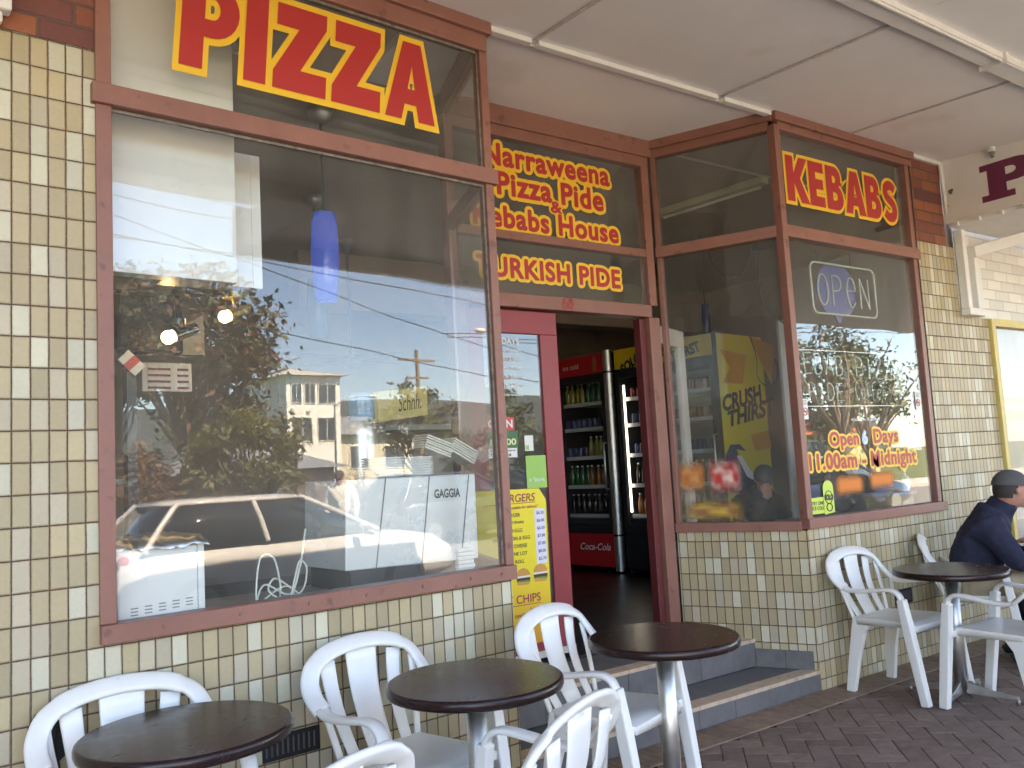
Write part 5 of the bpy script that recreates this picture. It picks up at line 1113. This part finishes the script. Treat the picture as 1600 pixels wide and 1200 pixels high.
def person(lb, base, F, J, top_m, leg_m, cap=None, hair=True, group=None, voxel=.010, coat=.0, hs=1.0, collar=.65):
    """J : joints as (forward, right, up) from base. F : unit facing direction"""
    F = Vector(F).normalized(); Rr = F.cross(Z_).normalized(); base = Vector(base)
    W = lambda p: base + F*p[0] + Rr*p[1] + Z_*p[2]
    t = thing("person", base, lb, "person", group)
    g = {k: W(v) for k, v in J.items()}
    mb = MB(); legs = []
    spine = [(g['pelvis'],.125),(g['waist'],.118),(g['chest'],.135),(g['neckb'],.075),(g['neck'],.055),(g['head'],.07)]
    ch = [spine]
    for s in ('r','l'):
        ch.append([(g['pelvis'],.125),(g['hip_'+s],.095),(g['knee_'+s],.062),(g['ankle_'+s],.040),(g['toe_'+s],.032)])
        ch.append([(g['chest'],.135),(g['sho_'+s],.062),(g['elb_'+s],.043),(g['wri_'+s],.028)])
    vs, fs = skin_mesh(ch); mb.mesh(vs, fs, True)
    # head
    hf = Vector(J.get('look', (1,0,0))); look = (F*hf[0]+Rr*hf[1]+Z_*hf[2]).normalized(); sd_ = look.cross(Z_).normalized(); up = sd_.cross(look); c = g['head']
    hd = MB(); hd.sphere((0,0,0), 1, 22, 16)
    def shape(v):
        x, y, z = v   # x forward, y side, z up
        sx = .098*(1 if x < 0 else .93); w_ = .074*(1 - .22*max(0,-z)); return c + look*hs*(x*sx + (.012 if z < -.3 and x > 0 else 0)) + sd_*hs*(y*w_) + up*hs*(z*.115)
    mb.mesh([shape(v) for v in hd.v], hd.f, True)
    HB = lambda x, y, z: c + look*x*hs + sd_*y*hs + up*z*hs
    mb.tube([HB(.085,0,.020), HB(.108,0,-.012), HB(.098,0,-.028)], [.010,.015,.012], 8)     # nose
    mb.tube([HB(.082,-.025,-.052), HB(.092,0,-.050), HB(.082,.025,-.052)], [.007,.010,.007], 8); mb.sphere(HB(.078,0,-.088), .024, 10, 8)   # mouth, chin
    mb.tube([HB(.076,-.04,.028), HB(.090,0,.030), HB(.076,.04,.028)], .010, 8)
    for s in (-1,1): mb.tube([HB(-.005,s*.070,.012), HB(-.014,s*.084,.004), HB(-.006,s*.074,-.032)], [.008,.012,.008], 8)
    # hands
    for s, q in (('r',1),('l',-1)):
        w0 = g['wri_'+s]; e = g['elb_'+s]; dr = (w0-e).normalized(); hd_ = J.get('hand_'+s)
        if hd_: dr = (F*hd_[0]+Rr*hd_[1]+Z_*hd_[2]).normalized()
        sdv = dr.cross(Z_ if abs(dr.z) < .9 else F).normalized(); dn_ = sdv.cross(dr).normalized()
        mb.frame_box(w0, dr, sdv, dn_, (-.02,.088), (-.040,.040), (-.014,.014))
        for k, ln in enumerate((.062,.072,.068,.052)):
            o_ = w0 + dr*.080 + sdv*(-.030+.020*k); mb.tube([o_, o_+dr*ln*.45-dn_*.006, o_+dr*ln*.8-dn_*.022, o_+dr*ln*.92-dn_*.038], [.0095,.009,.0085,.007], 8)
        o_ = w0 + dr*.02 + sdv*(-.036); mb.tube([o_, o_-sdv*.022+dr*.03-dn_*.008, o_-sdv*.024+dr*.055-dn_*.018], [.012,.010,.008], 8)
    remesh(mb, voxel, "body", skin_m, t)
    # clothes
    mb = MB(); n_ = .016+coat
    vs, fs = skin_mesh([[(g['pelvis'],.150+n_),(g['waist'],.135+n_),(g['chest'],.148+n_),(g['neckb'],.082+n_)]] + [[(g['chest'],.148+n_),(g['sho_'+s],.076+n_*.6),(g['elb_'+s],.056+n_*.4),(g['wri_'+s].lerp(g['elb_'+s],.04),.040+n_*.2)] for s in ('r','l')]); mb.mesh(vs, fs, True)
    mb.tube([g['neckb']-Z_*.03, g['neckb'].lerp(g['neck'],collar)], [.100,.086], 16)
    j = remesh(mb, .013, "jacket", top_m, t, smooth=3)
    tx = bpy.data.textures.new("folds", 'CLOUDS'); tx.noise_scale = .09; tx.noise_depth = 3
    dm = j.modifiers.new("folds", 'DISPLACE'); dm.texture = tx; dm.strength = .028; dm.mid_level = .5
    mb = MB(); vs, fs = skin_mesh([[(g['pelvis'],.138)] + [(g['hip_'+s],.108),(g['knee_'+s],.080),(g['ankle_'+s]+Z_*.02,.062)] for s in ('r','l')]); mb.mesh(vs, fs, True); remesh(mb, .013, "trousers", leg_m, t, smooth=3)
    for s in ('r','l'):
        a = g['ankle_'+s]; b = g['toe_'+s]; mb = MB(); mb.tube([Vector((a.x,a.y,.045))-(b-a).normalized()*.03, Vector((a.x,a.y,.055)), Vector((b.x,b.y,.045)), Vector((b.x,b.y,.035))+(b-a).normalized()*.03], [.035,.047,.042,.025], 12); mb.build("shoe", shoe_m, t)
    if cap:
        mb = MB(); K = 20; vs = []; M = 7
        for i in range(M+1):
            for k in range(K):
                a_ = 2*math.pi*k/K; tt = i/M*math.pi/2; r = math.cos(tt); z = math.sin(tt)
                vs.append(HB(math.cos(a_)*.112*r-.004, math.sin(a_)*.089*r, .028 + z*.098 - .012*math.cos(a_)*0))
        mb.mesh(vs, [(i*K+k,i*K+(k+1)%K,(i+1)*K+(k+1)%K,(i+1)*K+k) for i in range(M) for k in range(K)], True); 
        if cap == 'brim': mb.mesh([HB(.085+.075*math.cos(R_(a_)), .075*math.sin(R_(a_)), .030-.018*math.cos(R_(a_))) for a_ in range(-90,91,15)] + [HB(.085+.07*math.cos(R_(a_)), .07*math.sin(R_(a_)), .022-.018*math.cos(R_(a_))) for a_ in range(-90,91,15)], [tuple(range(13)), tuple(reversed(range(13,26)))] + [(i,13+i,14+i,i+1) for i in range(12)], True)
        mb.build("cap", cap_m, t)
    if hair:
        mb = MB(); hd = MB(); hd.sphere((0,0,0), 1, 20, 14); 
        keep = [i for i, v in enumerate(hd.v)]; vs = [HB(v.x*.104-.006, v.y*.081, v.z*.121+.003) for v in hd.v]
        fs = [f for f in hd.f if all((hd.v[i].x < .25 - .9*max(0,-hd.v[i].z) or hd.v[i].z > .62) and hd.v[i].z > -.62 for i in f)]
        mb.mesh(vs, fs, True); mb.build("hair", hair_m, t)
    for s in (-1,1):
        mb = MB(); mb.sphere(HB(.080,s*.030,.008), .010, 10, 8); mb.build("eye", mat("eye_dark", (.05,.04,.035), .2), t)
    return t
FM = Vector((.454,-.891,0))
seat_pose = dict(pelvis=(0,0,.555), waist=(.03,0,.72), chest=(.10,0,.90), neckb=(.185,0,1.015), neck=(.225,0,1.06), head=(.285,0,1.15),
    hip_r=(.04,.10,.54), hip_l=(.04,-.10,.54), knee_r=(.46,.13,.52), knee_l=(.46,-.13,.52), ankle_r=(.44,.13,.09), ankle_l=(.40,-.13,.09), toe_r=(.60,.14,.04), toe_l=(.56,-.14,.04),
    sho_r=(.13,.185,.915), sho_l=(.13,-.185,.915), elb_r=(.28,.235,.665), elb_l=(.28,-.235,.665), wri_r=(.50,.10,.755), wri_l=(.50,-.09,.765), look=(1,-.62,-.10))
person("seated man in a navy fleece and charcoal cap leaning forward at the far right table", (1.395,-.30,0), FM, seat_pose, navy_m, tan_tr, cap='brim', hair=True, coat=.032, hs=1.12, collar=1.35)
p2 = dict(seat_pose); p2.update(look=(1,0,-.25), chest=(.02,0,.92), neckb=(.03,0,1.05), neck=(.04,0,1.10), head=(.06,0,1.20), sho_r=(.03,.185,.94), sho_l=(.03,-.185,.94), elb_r=(.14,.235,.69), elb_l=(.14,-.235,.69), wri_r=(.36,.10,.775), wri_l=(.36,-.09,.775))
person("person in dark navy clothes cut off by the right edge of the photo", (1.80,-.96,0), -FM, p2, mat("dark_navy_cloth", (.012,.013,.03), .9, bump=.4, bs=150), navy_m, hair=True, coat=.012)
chx = copy_tree(chair); chx.location = (1.82,-1.0,0); chx.rotation_euler = (0,0,-R_(-27)); tag(chx, "white plastic armchair under the person cut off by the right edge")
hp = onY(1199, 745, 1.25); pin = dict(seat_pose); pin.update(elb_r=(.34,.20,.80), wri_r=(.38,.06,.99), hand_r=(-.05,-.1,1), look=(.7,.3,-.45), neck=(.26,0,1.05), head=(.31,.03,1.12))
fz_ = hp.z - 1.14
FI = Vector((-.35,-1,0)).normalized(); bpos = Vector((hp.x,hp.y,0)) - FI*.31; 
person("person in dark clothes and beanie resting head on hand behind the angled window", (bpos.x,bpos.y,fz_), FI, pin, mat("black_hoodie", (.02,.02,.022), .9), mat("black_trousers", (.02,.02,.02), .9), cap='beanie', hair=False)
stp = thing("stool", (bpos.x,bpos.y,FZ), "dark stool under the person behind the angled window", "stool"); mb = MB(); mb.cyl((bpos.x,bpos.y,FZ),(bpos.x,bpos.y,fz_+.42),.03,n=12); mb.cyl((bpos.x,bpos.y,fz_+.42),(bpos.x,bpos.y,fz_+.455),.17,n=24); mb.cyl((bpos.x,bpos.y,FZ),(bpos.x,bpos.y,FZ+.02),.2,n=24); mb.build("frame", blk, stp)

# =================================================================== ACROSS THE STREET (seen in the glass)
def loft(mb, secs, close=True):
    n = len(secs[0]); vs = [p for s in secs for p in s]
    fs = [(i*n+k, i*n+(k+1)%n, (i+1)*n+(k+1)%n, (i+1)*n+k) for i in range(len(secs)-1) for k in range(n)]
    fs += [tuple(reversed(range(n))), tuple(range((len(secs)-1)*n, len(secs)*n))]; mb.mesh(vs, fs, True)
def car(loc, rz, col, lb, H=1.45, Lc=4.35, suv=False):
    t = thing("parked_car", loc, lb, "car", "cars parked in the street", R_(rz)); pm = mat("car_paint_" + lb.split()[0], col, .25, coat=.8); gm = mat("car_glass", (.012,.015,.018), .05, coat=.5)
    k = H/1.45; secs = []
    for x, zt, zb, hw in ((0,.72,.36,.66),(.05,.90,.30,.78),(.3,.97,.24,.84),(.9,.985,.2,.87),(2.0,.96,.19,.875),(3.0,.93,.19,.87),(3.5,.89,.2,.86),(3.95,.80,.22,.82),(4.2,.66,.27,.75),(4.3,.50,.34,.62)):
        zt *= k; s = []
        for a_ in range(16):
            an = 2*math.pi*(a_+.5)/16; c, s_ = math.cos(an), math.sin(an); s.append(Vector((x*Lc/4.3, hw*math.copysign(abs(c)**.38, c), (zt+zb)/2 + (zt-zb)/2*math.copysign(abs(s_)**.45, s_))))
        secs.append(s)
    mb = MB(); loft(mb, secs); mb.build("body", pm, t, local=True)
    e = .45 if suv else 0
    base = [(.30,.78),(3.20,.78)]; roof = [(.62-e*.5,.60),(2.18,.62)]
    def ring(x0,x1,hw,z): return [Vector((x0,-hw,z)),Vector((x0+.25*(x1-x0),-hw*1.02,z)),Vector((x0+.6*(x1-x0),-hw*1.02,z)),Vector((x1,-hw*.92,z)),Vector((x1+.04,0,z)),Vector((x1,hw*.92,z)),Vector((x0+.6*(x1-x0),hw*1.02,z)),Vector((x0+.25*(x1-x0),hw*1.02,z)),Vector((x0,hw,z)),Vector((x0-.04,0,z))]
    mb = MB(); loft(mb, [ring(.28-e*.4,3.15,.80,.93*k), ring(.52-e*.5,2.45,.70,1.22*k), ring(.70-e*.5,2.12,.61,1.40*k)]); mb.build("window", gm, t, local=True)
    mb = MB(); loft(mb, [ring(.66-e*.5,2.20,.635,1.385*k), ring(.70-e*.5,2.15,.62,1.42*k), ring(.95-e*.5,1.9,.48,1.45*k)]); mb.build("roof", pm, t, local=True)
    for s in (-1,1):
        for a, b in (((3.16,.79,.93),(2.16,.61,1.40)),((.26-e*.4,.79,.93),(.68-e*.5,.61,1.40)),((1.65,.81,.93),(1.55,.635,1.40))):
            mb = MB(); mb.tube([(a[0],a[1]*s,a[2]*k),((a[0]+b[0])/2,(a[1]+b[1]+.02)/2*s,(a[2]+b[2]+.03)/2*k),(b[0],b[1]*s,b[2]*k)], .036, 8); mb.build("pillar", pm, t, local=True)
        mb = MB(); mb.sphere((2.85,s*.97,1.0*k),.10,12,8,.6,1,.7); mb.build("wing_mirror", pm, t, local=True)
        mb = MB(); mb.sphere((4.06,s*.62,.68*k),.17,12,8,.7,.8,.5); mb.build("headlight", mat("lamp_glass", (.7,.7,.72), .1), t, local=True)
        mb = MB(); mb.sphere((.10,s*.66,.80*k),.15,12,8,.5,.6,.8); mb.build("tail_light", mat("tail_red", (.4,.02,.02), .2), t, local=True)
        for x in (.82, 3.48):
            mb = MB(); ty = Vector((x, s*.80, .31)); mb.tube([ty+Vector((0,s*d_,0)) for d_ in (-.10,-.09,.08,.095)], [.28,.315,.315,.28], 24); wh = mb.build("wheel", rubber, t, local=True)
            mb = MB(); mb.tube([ty+Vector((0,s*.05,0)), ty+Vector((0,s*.099,0))], [.19,.21], 20); mb.build("rim", steel, wh, local=True)
    return t
car((-2.1,-6.95,-.14), 0, (.62,.61,.61), "white hatchback parked at the kerb outside the shop", 1.47, 4.5)
car((5.4,-12.6,-.14), 0, (.03,.035,.045), "charcoal people carrier parked across the street", 1.62, 4.3, True)
car((10.9,-8.9,-.14), 0, (.02,.035,.09), "navy sedan parked further along the near side of the street", 1.42, 4.5)
car((-.2,-13.9,-.14), 180, (.03,.05,.12), "blue sedan parked across the street behind the white hatchback", 1.42, 4.4)
car((17.5,-13.5,-.14), 0, (.45,.46,.47), "silver sedan parked far along the opposite kerb", 1.42, 4.4)
bark = mat("tree_bark", (.20,.15,.11), .9, var=.35, vs=9, bump=.8, bs=25); bark2 = mat("pale_gum_bark", (.38,.31,.25), .8, var=.3, vs=4, bump=.4, bs=12)
def leaf_mat(name, cols):
    m = bpy.data.materials.new(name); m.use_nodes = True; t = m.node_tree; p = t.nodes["Principled BSDF"]; g = t.nodes.new("ShaderNodeNewGeometry"); r = t.nodes.new("ShaderNodeValToRGB"); lk(t, g.outputs["Random Per Island"], r.inputs[0])
    while len(r.color_ramp.elements) < len(cols): r.color_ramp.elements.new(.5)
    for i, c in enumerate(cols): r.color_ramp.elements[i].position = i/(len(cols)-1); r.color_ramp.elements[i].color = (*c, 1)
    lk(t, r.outputs[0], p.inputs["Base Color"]); p.inputs["Roughness"].default_value = .6; return m
gum_l = leaf_mat("gum_leaves", [(.06,.07,.03),(.09,.10,.045),(.11,.09,.05),(.20,.06,.035)]); olive_l = leaf_mat("olive_leaves", [(.07,.08,.02),(.12,.12,.03),(.15,.13,.04)]); dark_l = leaf_mat("dark_leaves", [(.03,.05,.018),(.06,.08,.03),(.08,.09,.03)]); rust_l = leaf_mat("rust_leaves", [(.10,.06,.03),(.18,.08,.04),(.08,.07,.03)])
def tree(loc, lb, H, c0, rad, ncl, nl, lm, bk_, tr=.18, leaf=.11, seed=1, group="trees across the street", cl=.5, lean=0):
    rnd = random.Random(seed); t = thing("street_tree", loc, lb, "tree", group); B0 = Vector(loc)
    mb = MB(); fork = B0 + Vector((lean,0,c0*.55)); mb.tube(smooth_path([B0-Z_*.3, B0+Vector((lean*.3,0,c0*.25)), fork],4), [tr*(1.25-.5*i/8) for i in range(9)], 10); 
    cen = []
    for _ in range(ncl):
        while True:
            v = Vector((rnd.uniform(-1,1),rnd.uniform(-1,1),rnd.uniform(-1,1)))
            if .35 < v.length < 1: break
        cen.append(B0 + Vector((lean*1.5+v.x*rad[0], v.y*rad[1], c0 + (H-c0)/2 + v.z*(H-c0)/2)))
    for c in cen:
        md_ = fork.lerp(c, .5) + Vector((rnd.uniform(-.4,.4),rnd.uniform(-.4,.4),rnd.uniform(-.1,.5))); pth = smooth_path([fork, md_, c],4); mb.tube(pth, [max(.008, tr*.42*(1-i/9)) for i in range(9)], 6)
    mb.build("trunk", bk_, t)
    mb = MB(); vs = []; fs = []
    for c in cen:
        cr_ = cl*rnd.uniform(.6,1.3)
        for _ in range(nl):
            d = Vector((rnd.gauss(0,1),rnd.gauss(0,1),rnd.gauss(0,.75)))*cr_*.5; p = c+d; a = Vector((rnd.uniform(-1,1),rnd.uniform(-1,1),rnd.uniform(-1,.4))).normalized(); b = a.cross(Vector((rnd.uniform(-1,1),rnd.uniform(-1,1),rnd.uniform(-1,1)))).normalized()
            s = leaf*rnd.uniform(.6,1.4); i = len(vs); vs += [p-a*s, p+b*s*.42, p+a*s, p-b*s*.42]; fs.append((i,i+1,i+2,i+3))
    mb.mesh(vs, fs); mb.build("crown", lm, t); return t
tree((4.9,-21,-.1), "tall gum tree with rusty leaf clumps across the street", 7.7, 3.4, (2.8,2.0,2), 62, 150, gum_l, bark2, .17, .13, 3, cl=.75)
tree((1.4,-22,-.1), "narrow olive gum at the left of the tall gum", 7.6, 2.6, (1.6,1.6,2), 24, 130, olive_l, bark2, .13, .12, 5, cl=.7)
tree((3.7,-24.5,-.1), "dense dark tree added close behind the tall gum to block reflected sky", 8.2, 4.2, (2.0,1.4,2), 44, 210, dark_l, bark, .16, .15, 61, cl=.7)  # added crown, fills bright sky gaps reflected over the black screen
tree((5.6,-19.2,-.1), "low bushy olive tree in front of the tall gum", 3.5, .9, (1.7,1.4,1), 34, 170, olive_l, bark, .12, .10, 8, cl=.55)
tree((2.6,-19.4,-.1), "low rusty shrub tree beside the driveway", 2.4, .7, (1.4,1.2,1), 22, 150, rust_l, bark, .1, .09, 11, cl=.5)
tree((14.6,-20,-.1), "round dark tree at the right across the street", 3.2, 1.0, (1.3,1.3,1), 26, 170, dark_l, bark, .12, .10, 14, cl=.55)
tree((17.2,-27,-.1), "taller olive tree behind the round dark tree", 5.6, 2.4, (1.6,1.6,1), 22, 150, olive_l, bark, .14, .12, 16, cl=.6)
tree((25.2,-16.4,-.1), "large bare limbed tree with a thick trunk by the orange roofed house", 8, 3.4, (3.2,3,2), 9, 22, rust_l, bark, .22, .12, 20, cl=.9)
tree((29.5,-18,-.1), "second thick trunked tree by the orange roofed house", 6, 2.0, (2.2,3,2), 14, 50, olive_l, bark, .22, .12, 22, cl=.8)
tree((20.5,-19,-.1), "leafy olive tree left of the orange roofed house", 4.2, 1.0, (2.4,2.0,2), 30, 120, olive_l, bark, .2, .13, 24, cl=.8)
tree((36,-24,-.1), "far green tree beyond the orange roofed house", 8, 1.5, (4,3,2), 40, 120, dark_l, bark, .2, .16, 26, cl=1)
def shrub(loc, r, h, n, lm, seed, lb):
    rnd = random.Random(seed); t = thing("bare_shrub", loc, lb, "shrub", "twiggy shrubs along the far fence"); mb = MB()
    for k in range(n):
        a_ = rnd.uniform(0,6.28); q = rnd.uniform(.2,1); e = Vector(loc)+Vector((math.cos(a_)*r*q, math.sin(a_)*r*q, h*rnd.uniform(.6,1))); m_ = Vector(loc).lerp(e,.5)+Vector((0,0,h*.15)); mb.tube([Vector(loc),m_,e], [.02,.012,.004], 4, caps=False)
        for _ in range(3): f_ = m_.lerp(e, rnd.random()); mb.tube([f_, f_+Vector((rnd.uniform(-.4,.4),rnd.uniform(-.4,.4),rnd.uniform(.1,.5)))], [.008,.003], 3, caps=False)
    mb.build("stems", mat("purple_brown_twigs", (.20,.13,.11), .9), t)
for k, x in enumerate((4.6,6.4,7.6,8.9,10.4)): shrub((x,-18.6,-.05), 1.1, 1.6+.2*(k%2), 34, None, 40+k, ["leftmost bare twiggy shrub on the far verge","bare twiggy shrub below the olive tree","bare twiggy shrub before the cream house","bare twiggy shrub right of the cream house","rightmost bare twiggy shrub on the far verge"][k])
winm = mat("far_window_glass", (.06,.08,.10), .1); trimw = mat("white_window_trim", (.75,.73,.70), .5)
def house(x0,x1,y0,dep,zw,zr,wall,roof,lb,wins,kind="house"):
    t = thing(kind, ((x0+x1)/2,y0-dep/2,-.1), lb, "house", "houses across the street"); mb = MB(); mb.box(x0,x1,y0-dep,y0,-.2,zw); mb.build("wall", wall, t)
    ym = y0-dep/2; e = .45; mb = MB(); q = [(x0-e,y0+e,zw-.05),(x1+e,y0+e,zw-.05),(x1+e,y0-dep-e,zw-.05),(x0-e,y0-dep-e,zw-.05),(x0+dep*.32,ym,zr),(x1-dep*.32,ym,zr)]
    mb.mesh(q, [(0,1,5,4),(1,2,5),(2,3,4,5),(3,0,4),(3,2,1,0)]); mb.build("roof", roof, t)
    for (a,b,c,d) in wins:
        mb = MB(); mb.box(a-.07,b+.07,y0+.01,y0+.05,c-.07,d+.07); w_ = mb.build("window", trimw, t); mb = MB(); mb.box(a,b,y0+.052,y0+.06,c,d)
        mb.build("pane", winm, w_); mb = MB(); mb.box((a+b)/2-.02,(a+b)/2+.02,y0+.061,y0+.07,c,d); mb.build("mullion", trimw, w_)
    return t
oroof = cell_mat("orange_roof_tiles", .3, .35, .02, .02, [(0,(.42,.13,.06)),(.5,(.50,.17,.08))], (.2,.06,.04)); oroof = mat("terracotta_roof", (.50,.16,.07), .8, var=.15, vs=3, bump=.5, bs=4); groof = mat("grey_steel_roof", (.30,.33,.36), .5, .2, var=.05); creamw = mat("cream_render", (.72,.66,.52), .8, var=.04); yelw = mat("yellow_weatherboard", (.72,.56,.28), .8, var=.05); pinkr = mat("faded_pink_roof", (.45,.33,.32), .8)
house(20.6,24.6,-45,7,8.0,8.9,mat("white_render", (.90,.89,.87), .8, var=.03),mat("pale_grey_roof", (.55,.52,.50), .7),"tall white building far across the street",[(21.0,21.7,6.2,7.4),(22.0,22.7,6.2,7.4),(23.0,24.2,6.2,7.4),(21.0,22.4,3.8,5.2),(22.9,24.2,3.8,5.2)])
house(25.0,31.0,-46,6,4.2,5.6,creamw,groof,"cream wing right of the tall white building",[(25.8,27.0,2.0,3.4),(28.4,30.0,2.0,3.4)])
house(7.0,11.9,-25,6,1.9,3.0,mat("grey_render",(.4,.4,.4),.8),groof,"low grey roofed house behind the twiggy shrubs",[(7.6,8.8,.7,1.5),(10,11,.7,1.5)])
house(27,40,-24,8,2.3,4.4,yelw,oroof,"yellow weatherboard house under an orange tiled roof",[(28.5,30,.8,1.9),(33,35,.8,1.9)])
house(-16,-5,-26,8,2.8,4.8,creamw,oroof,"cream bungalow under an orange roof far to the left",[(-14,-12,1,2.2),(-9,-7,1,2.2)])
pole_m = mat("weathered_pole", (.28,.20,.14), .9, var=.2)
def pole(x, y, h, lb, arm=None, cross=True):
    t = thing("power_pole" if cross else "street_lamp", (x,y,-.1), lb, "power pole" if cross else "street lamp"); mb = MB(); mb.cyl((x,y,-.1),(x,y,h),.14 if cross else .07,.10 if cross else .05,n=10); mb.build("post", pole_m if cross else steel_dark, t)
    if cross: mb = MB(); mb.box(x-1.1,x+1.1,y-.05,y+.05,h-.6,h-.48); mb.box(x-.7,x+.7,y-.05,y+.05,h-1.5,h-1.4); mb.build("crossarm", pole_m, t)
    if arm: mb = MB(); mb.tube(smooth_path([(x,y,h-.1),(x+arm*.4,y+.2,h+.35),(x+arm,y+.4,h+.45)],4),.035,6); mb.build("arm", steel_dark, t); mb = MB(); mb.sphere((x+arm*1.15,y+.45,h+.42),.28,12,8,1,.5,.35); mb.build("lamp_head", bk, t)
pole(19.6,-30,7.4,"leaning weathered power pole with two crossarms"); pole(16.4,-20,5.9,"street lamp at the right across the street",-1.6,False); pole(19.9,-38,5.4,"thin street lamp beside the cream house",1.8,False); pole(8.6,-22,3.3,"short timber pole before the grey roofed house",None,False)
wire_m = mat("black_wire", (.02,.02,.02), .6)
for k, (x0,z0,x1,z1,y) in enumerate(((2.28,5.50,7.43,5.42,-11),(2.27,5.42,7.41,5.13,-11),(2.27,5.26,7.48,4.08,-11),(1.87,4.21,7.44,3.48,-11),(-.65,6.6,1.93,6.34,-11),(-.65,6.23,1.92,6.11,-11),(2.2,5.6,7.43,5.55,-11.3),(15.7,4.75,20,4.95,-11),(15.7,4.9,20,5.12,-11.2))):
    a = Vector((x0,y,z0)); b = Vector((x1,y,z1)); d = b-a; lo, hi = (-2.2,2.4) if k not in (4,5) else (-3,1.2)
    if k in (2,3): lo, hi = -1.2, 1.5
    mb = MB(); mb.tube([a+d*(lo+(hi-lo)*i/12)-Z_*.25*math.sin(math.pi*i/12)*0 for i in range(13)], .010, 5); o = mb.build("power_line", wire_m)
    tag(o, ["topmost black power line above the street","second power line below the topmost one","steep service wire falling to the right","lowest service wire falling to the right","upper thin wire at the far left","lower thin wire at the far left","thin wire just over the topmost power line","lower wire near the far houses at the right","upper wire near the far houses at the right"][k], "power line", "power lines over the street")
stand = dict(pelvis=(0,0,.95), waist=(0,0,1.10), chest=(.02,0,1.30), neckb=(0,0,1.46), neck=(.01,0,1.51), head=(.03,0,1.62), hip_r=(0,.10,.90), hip_l=(0,-.10,.90), knee_r=(.05,.11,.50), knee_l=(-.02,-.11,.50), ankle_r=(.0,.12,.09), ankle_l=(-.08,-.12,.09), toe_r=(.15,.13,.04), toe_l=(.07,-.13,.04), sho_r=(0,.19,1.40), sho_l=(0,-.19,1.40), elb_r=(0,.27,1.13), elb_l=(-.02,-.27,1.13), wri_r=(.12,.26,.90), wri_l=(.08,-.26,.90), look=(1,0,-.1))
person("person in a white shirt standing on the road behind the white hatchback", (3.15,-10.4,-.14), (-.6,.8,0), stand, mat("white_shirt", (.7,.68,.62), .8), navy_m, cap='brim', hair=False, voxel=.014)
# hills on the horizon, raised to hide pale low sky, blue haze in colour
mb = MB(); n = 60; vs = []
for i in range(n+1):
    x = -700+1400*i/n; h = 24 + 16*mnoise.noise(Vector((x*.004,0,3))) + 24*math.exp(-((x-330)/190)**2)
    vs += [Vector((x,-420,-2)), Vector((x,-430,h)), Vector((x,-560,h*.8)), Vector((x,-570,-2))]
mb.mesh(vs, [(4*i+k,4*i+4+k,4*i+5+k,4*i+1+k) for i in range(n) for k in range(3)]); o = mb.build("hills", mat("hazed_hill", (.07,.09,.10), .95, var=.2, vs=.05)); o["kind"] = "structure"
fence = thing("paling_fence", (8,-23.4,0), "grey paling fence behind the far verge", "fence"); mb = MB()
for k in range(150): mb.box(-6+k*.2,-6+k*.2+.17,-23.42,-23.40,-.1,1.15+.03*random.random())
mb.build("palings", mat("grey_timber", (.25,.21,.18), .9, var=.2), fence); mb = MB(); mb.box(-6,24,-23.48,-23.43,.3,.38); mb.box(-6,24,-23.48,-23.43,.9,.98); mb.build("rail", mat("grey_timber", (.25,.21,.18), .9), fence)

# unseen building added further left to darken the side window's reflection
sb2 = thing("added_dark_building", (-11,-1.6,0), "unseen dark brick building added far left of the shop to darken a reflection", "building")
mb = MB(); mb.box(-16,-10.2,-3.3,-.30,-.1,4.3); mb.build("wall", mat("dark_brown_brickwork", (.13,.07,.055), .85, var=.25, vs=6, bump=.4, bs=12), sb2)
mb = MB(); mb.box(-16.2,-9.9,-3.6,-.3,4.31,4.5); mb.build("roof", groof, sb2)
tree((-14,-5.2,-.1), "street tree on the near pavement far left of the shop", 5.5, 1.9, (2.2,1.0,1), 40, 150, dark_l, bark, .15, .13, 77, "trees on the near pavement", cl=.7)
tree((-19,-7.8,-.1), "second street tree beyond the first one on the near side", 6.5, 1.6, (2.4,1.8,1), 40, 150, olive_l, bark, .18, .14, 78, "trees on the near pavement", cl=.8)
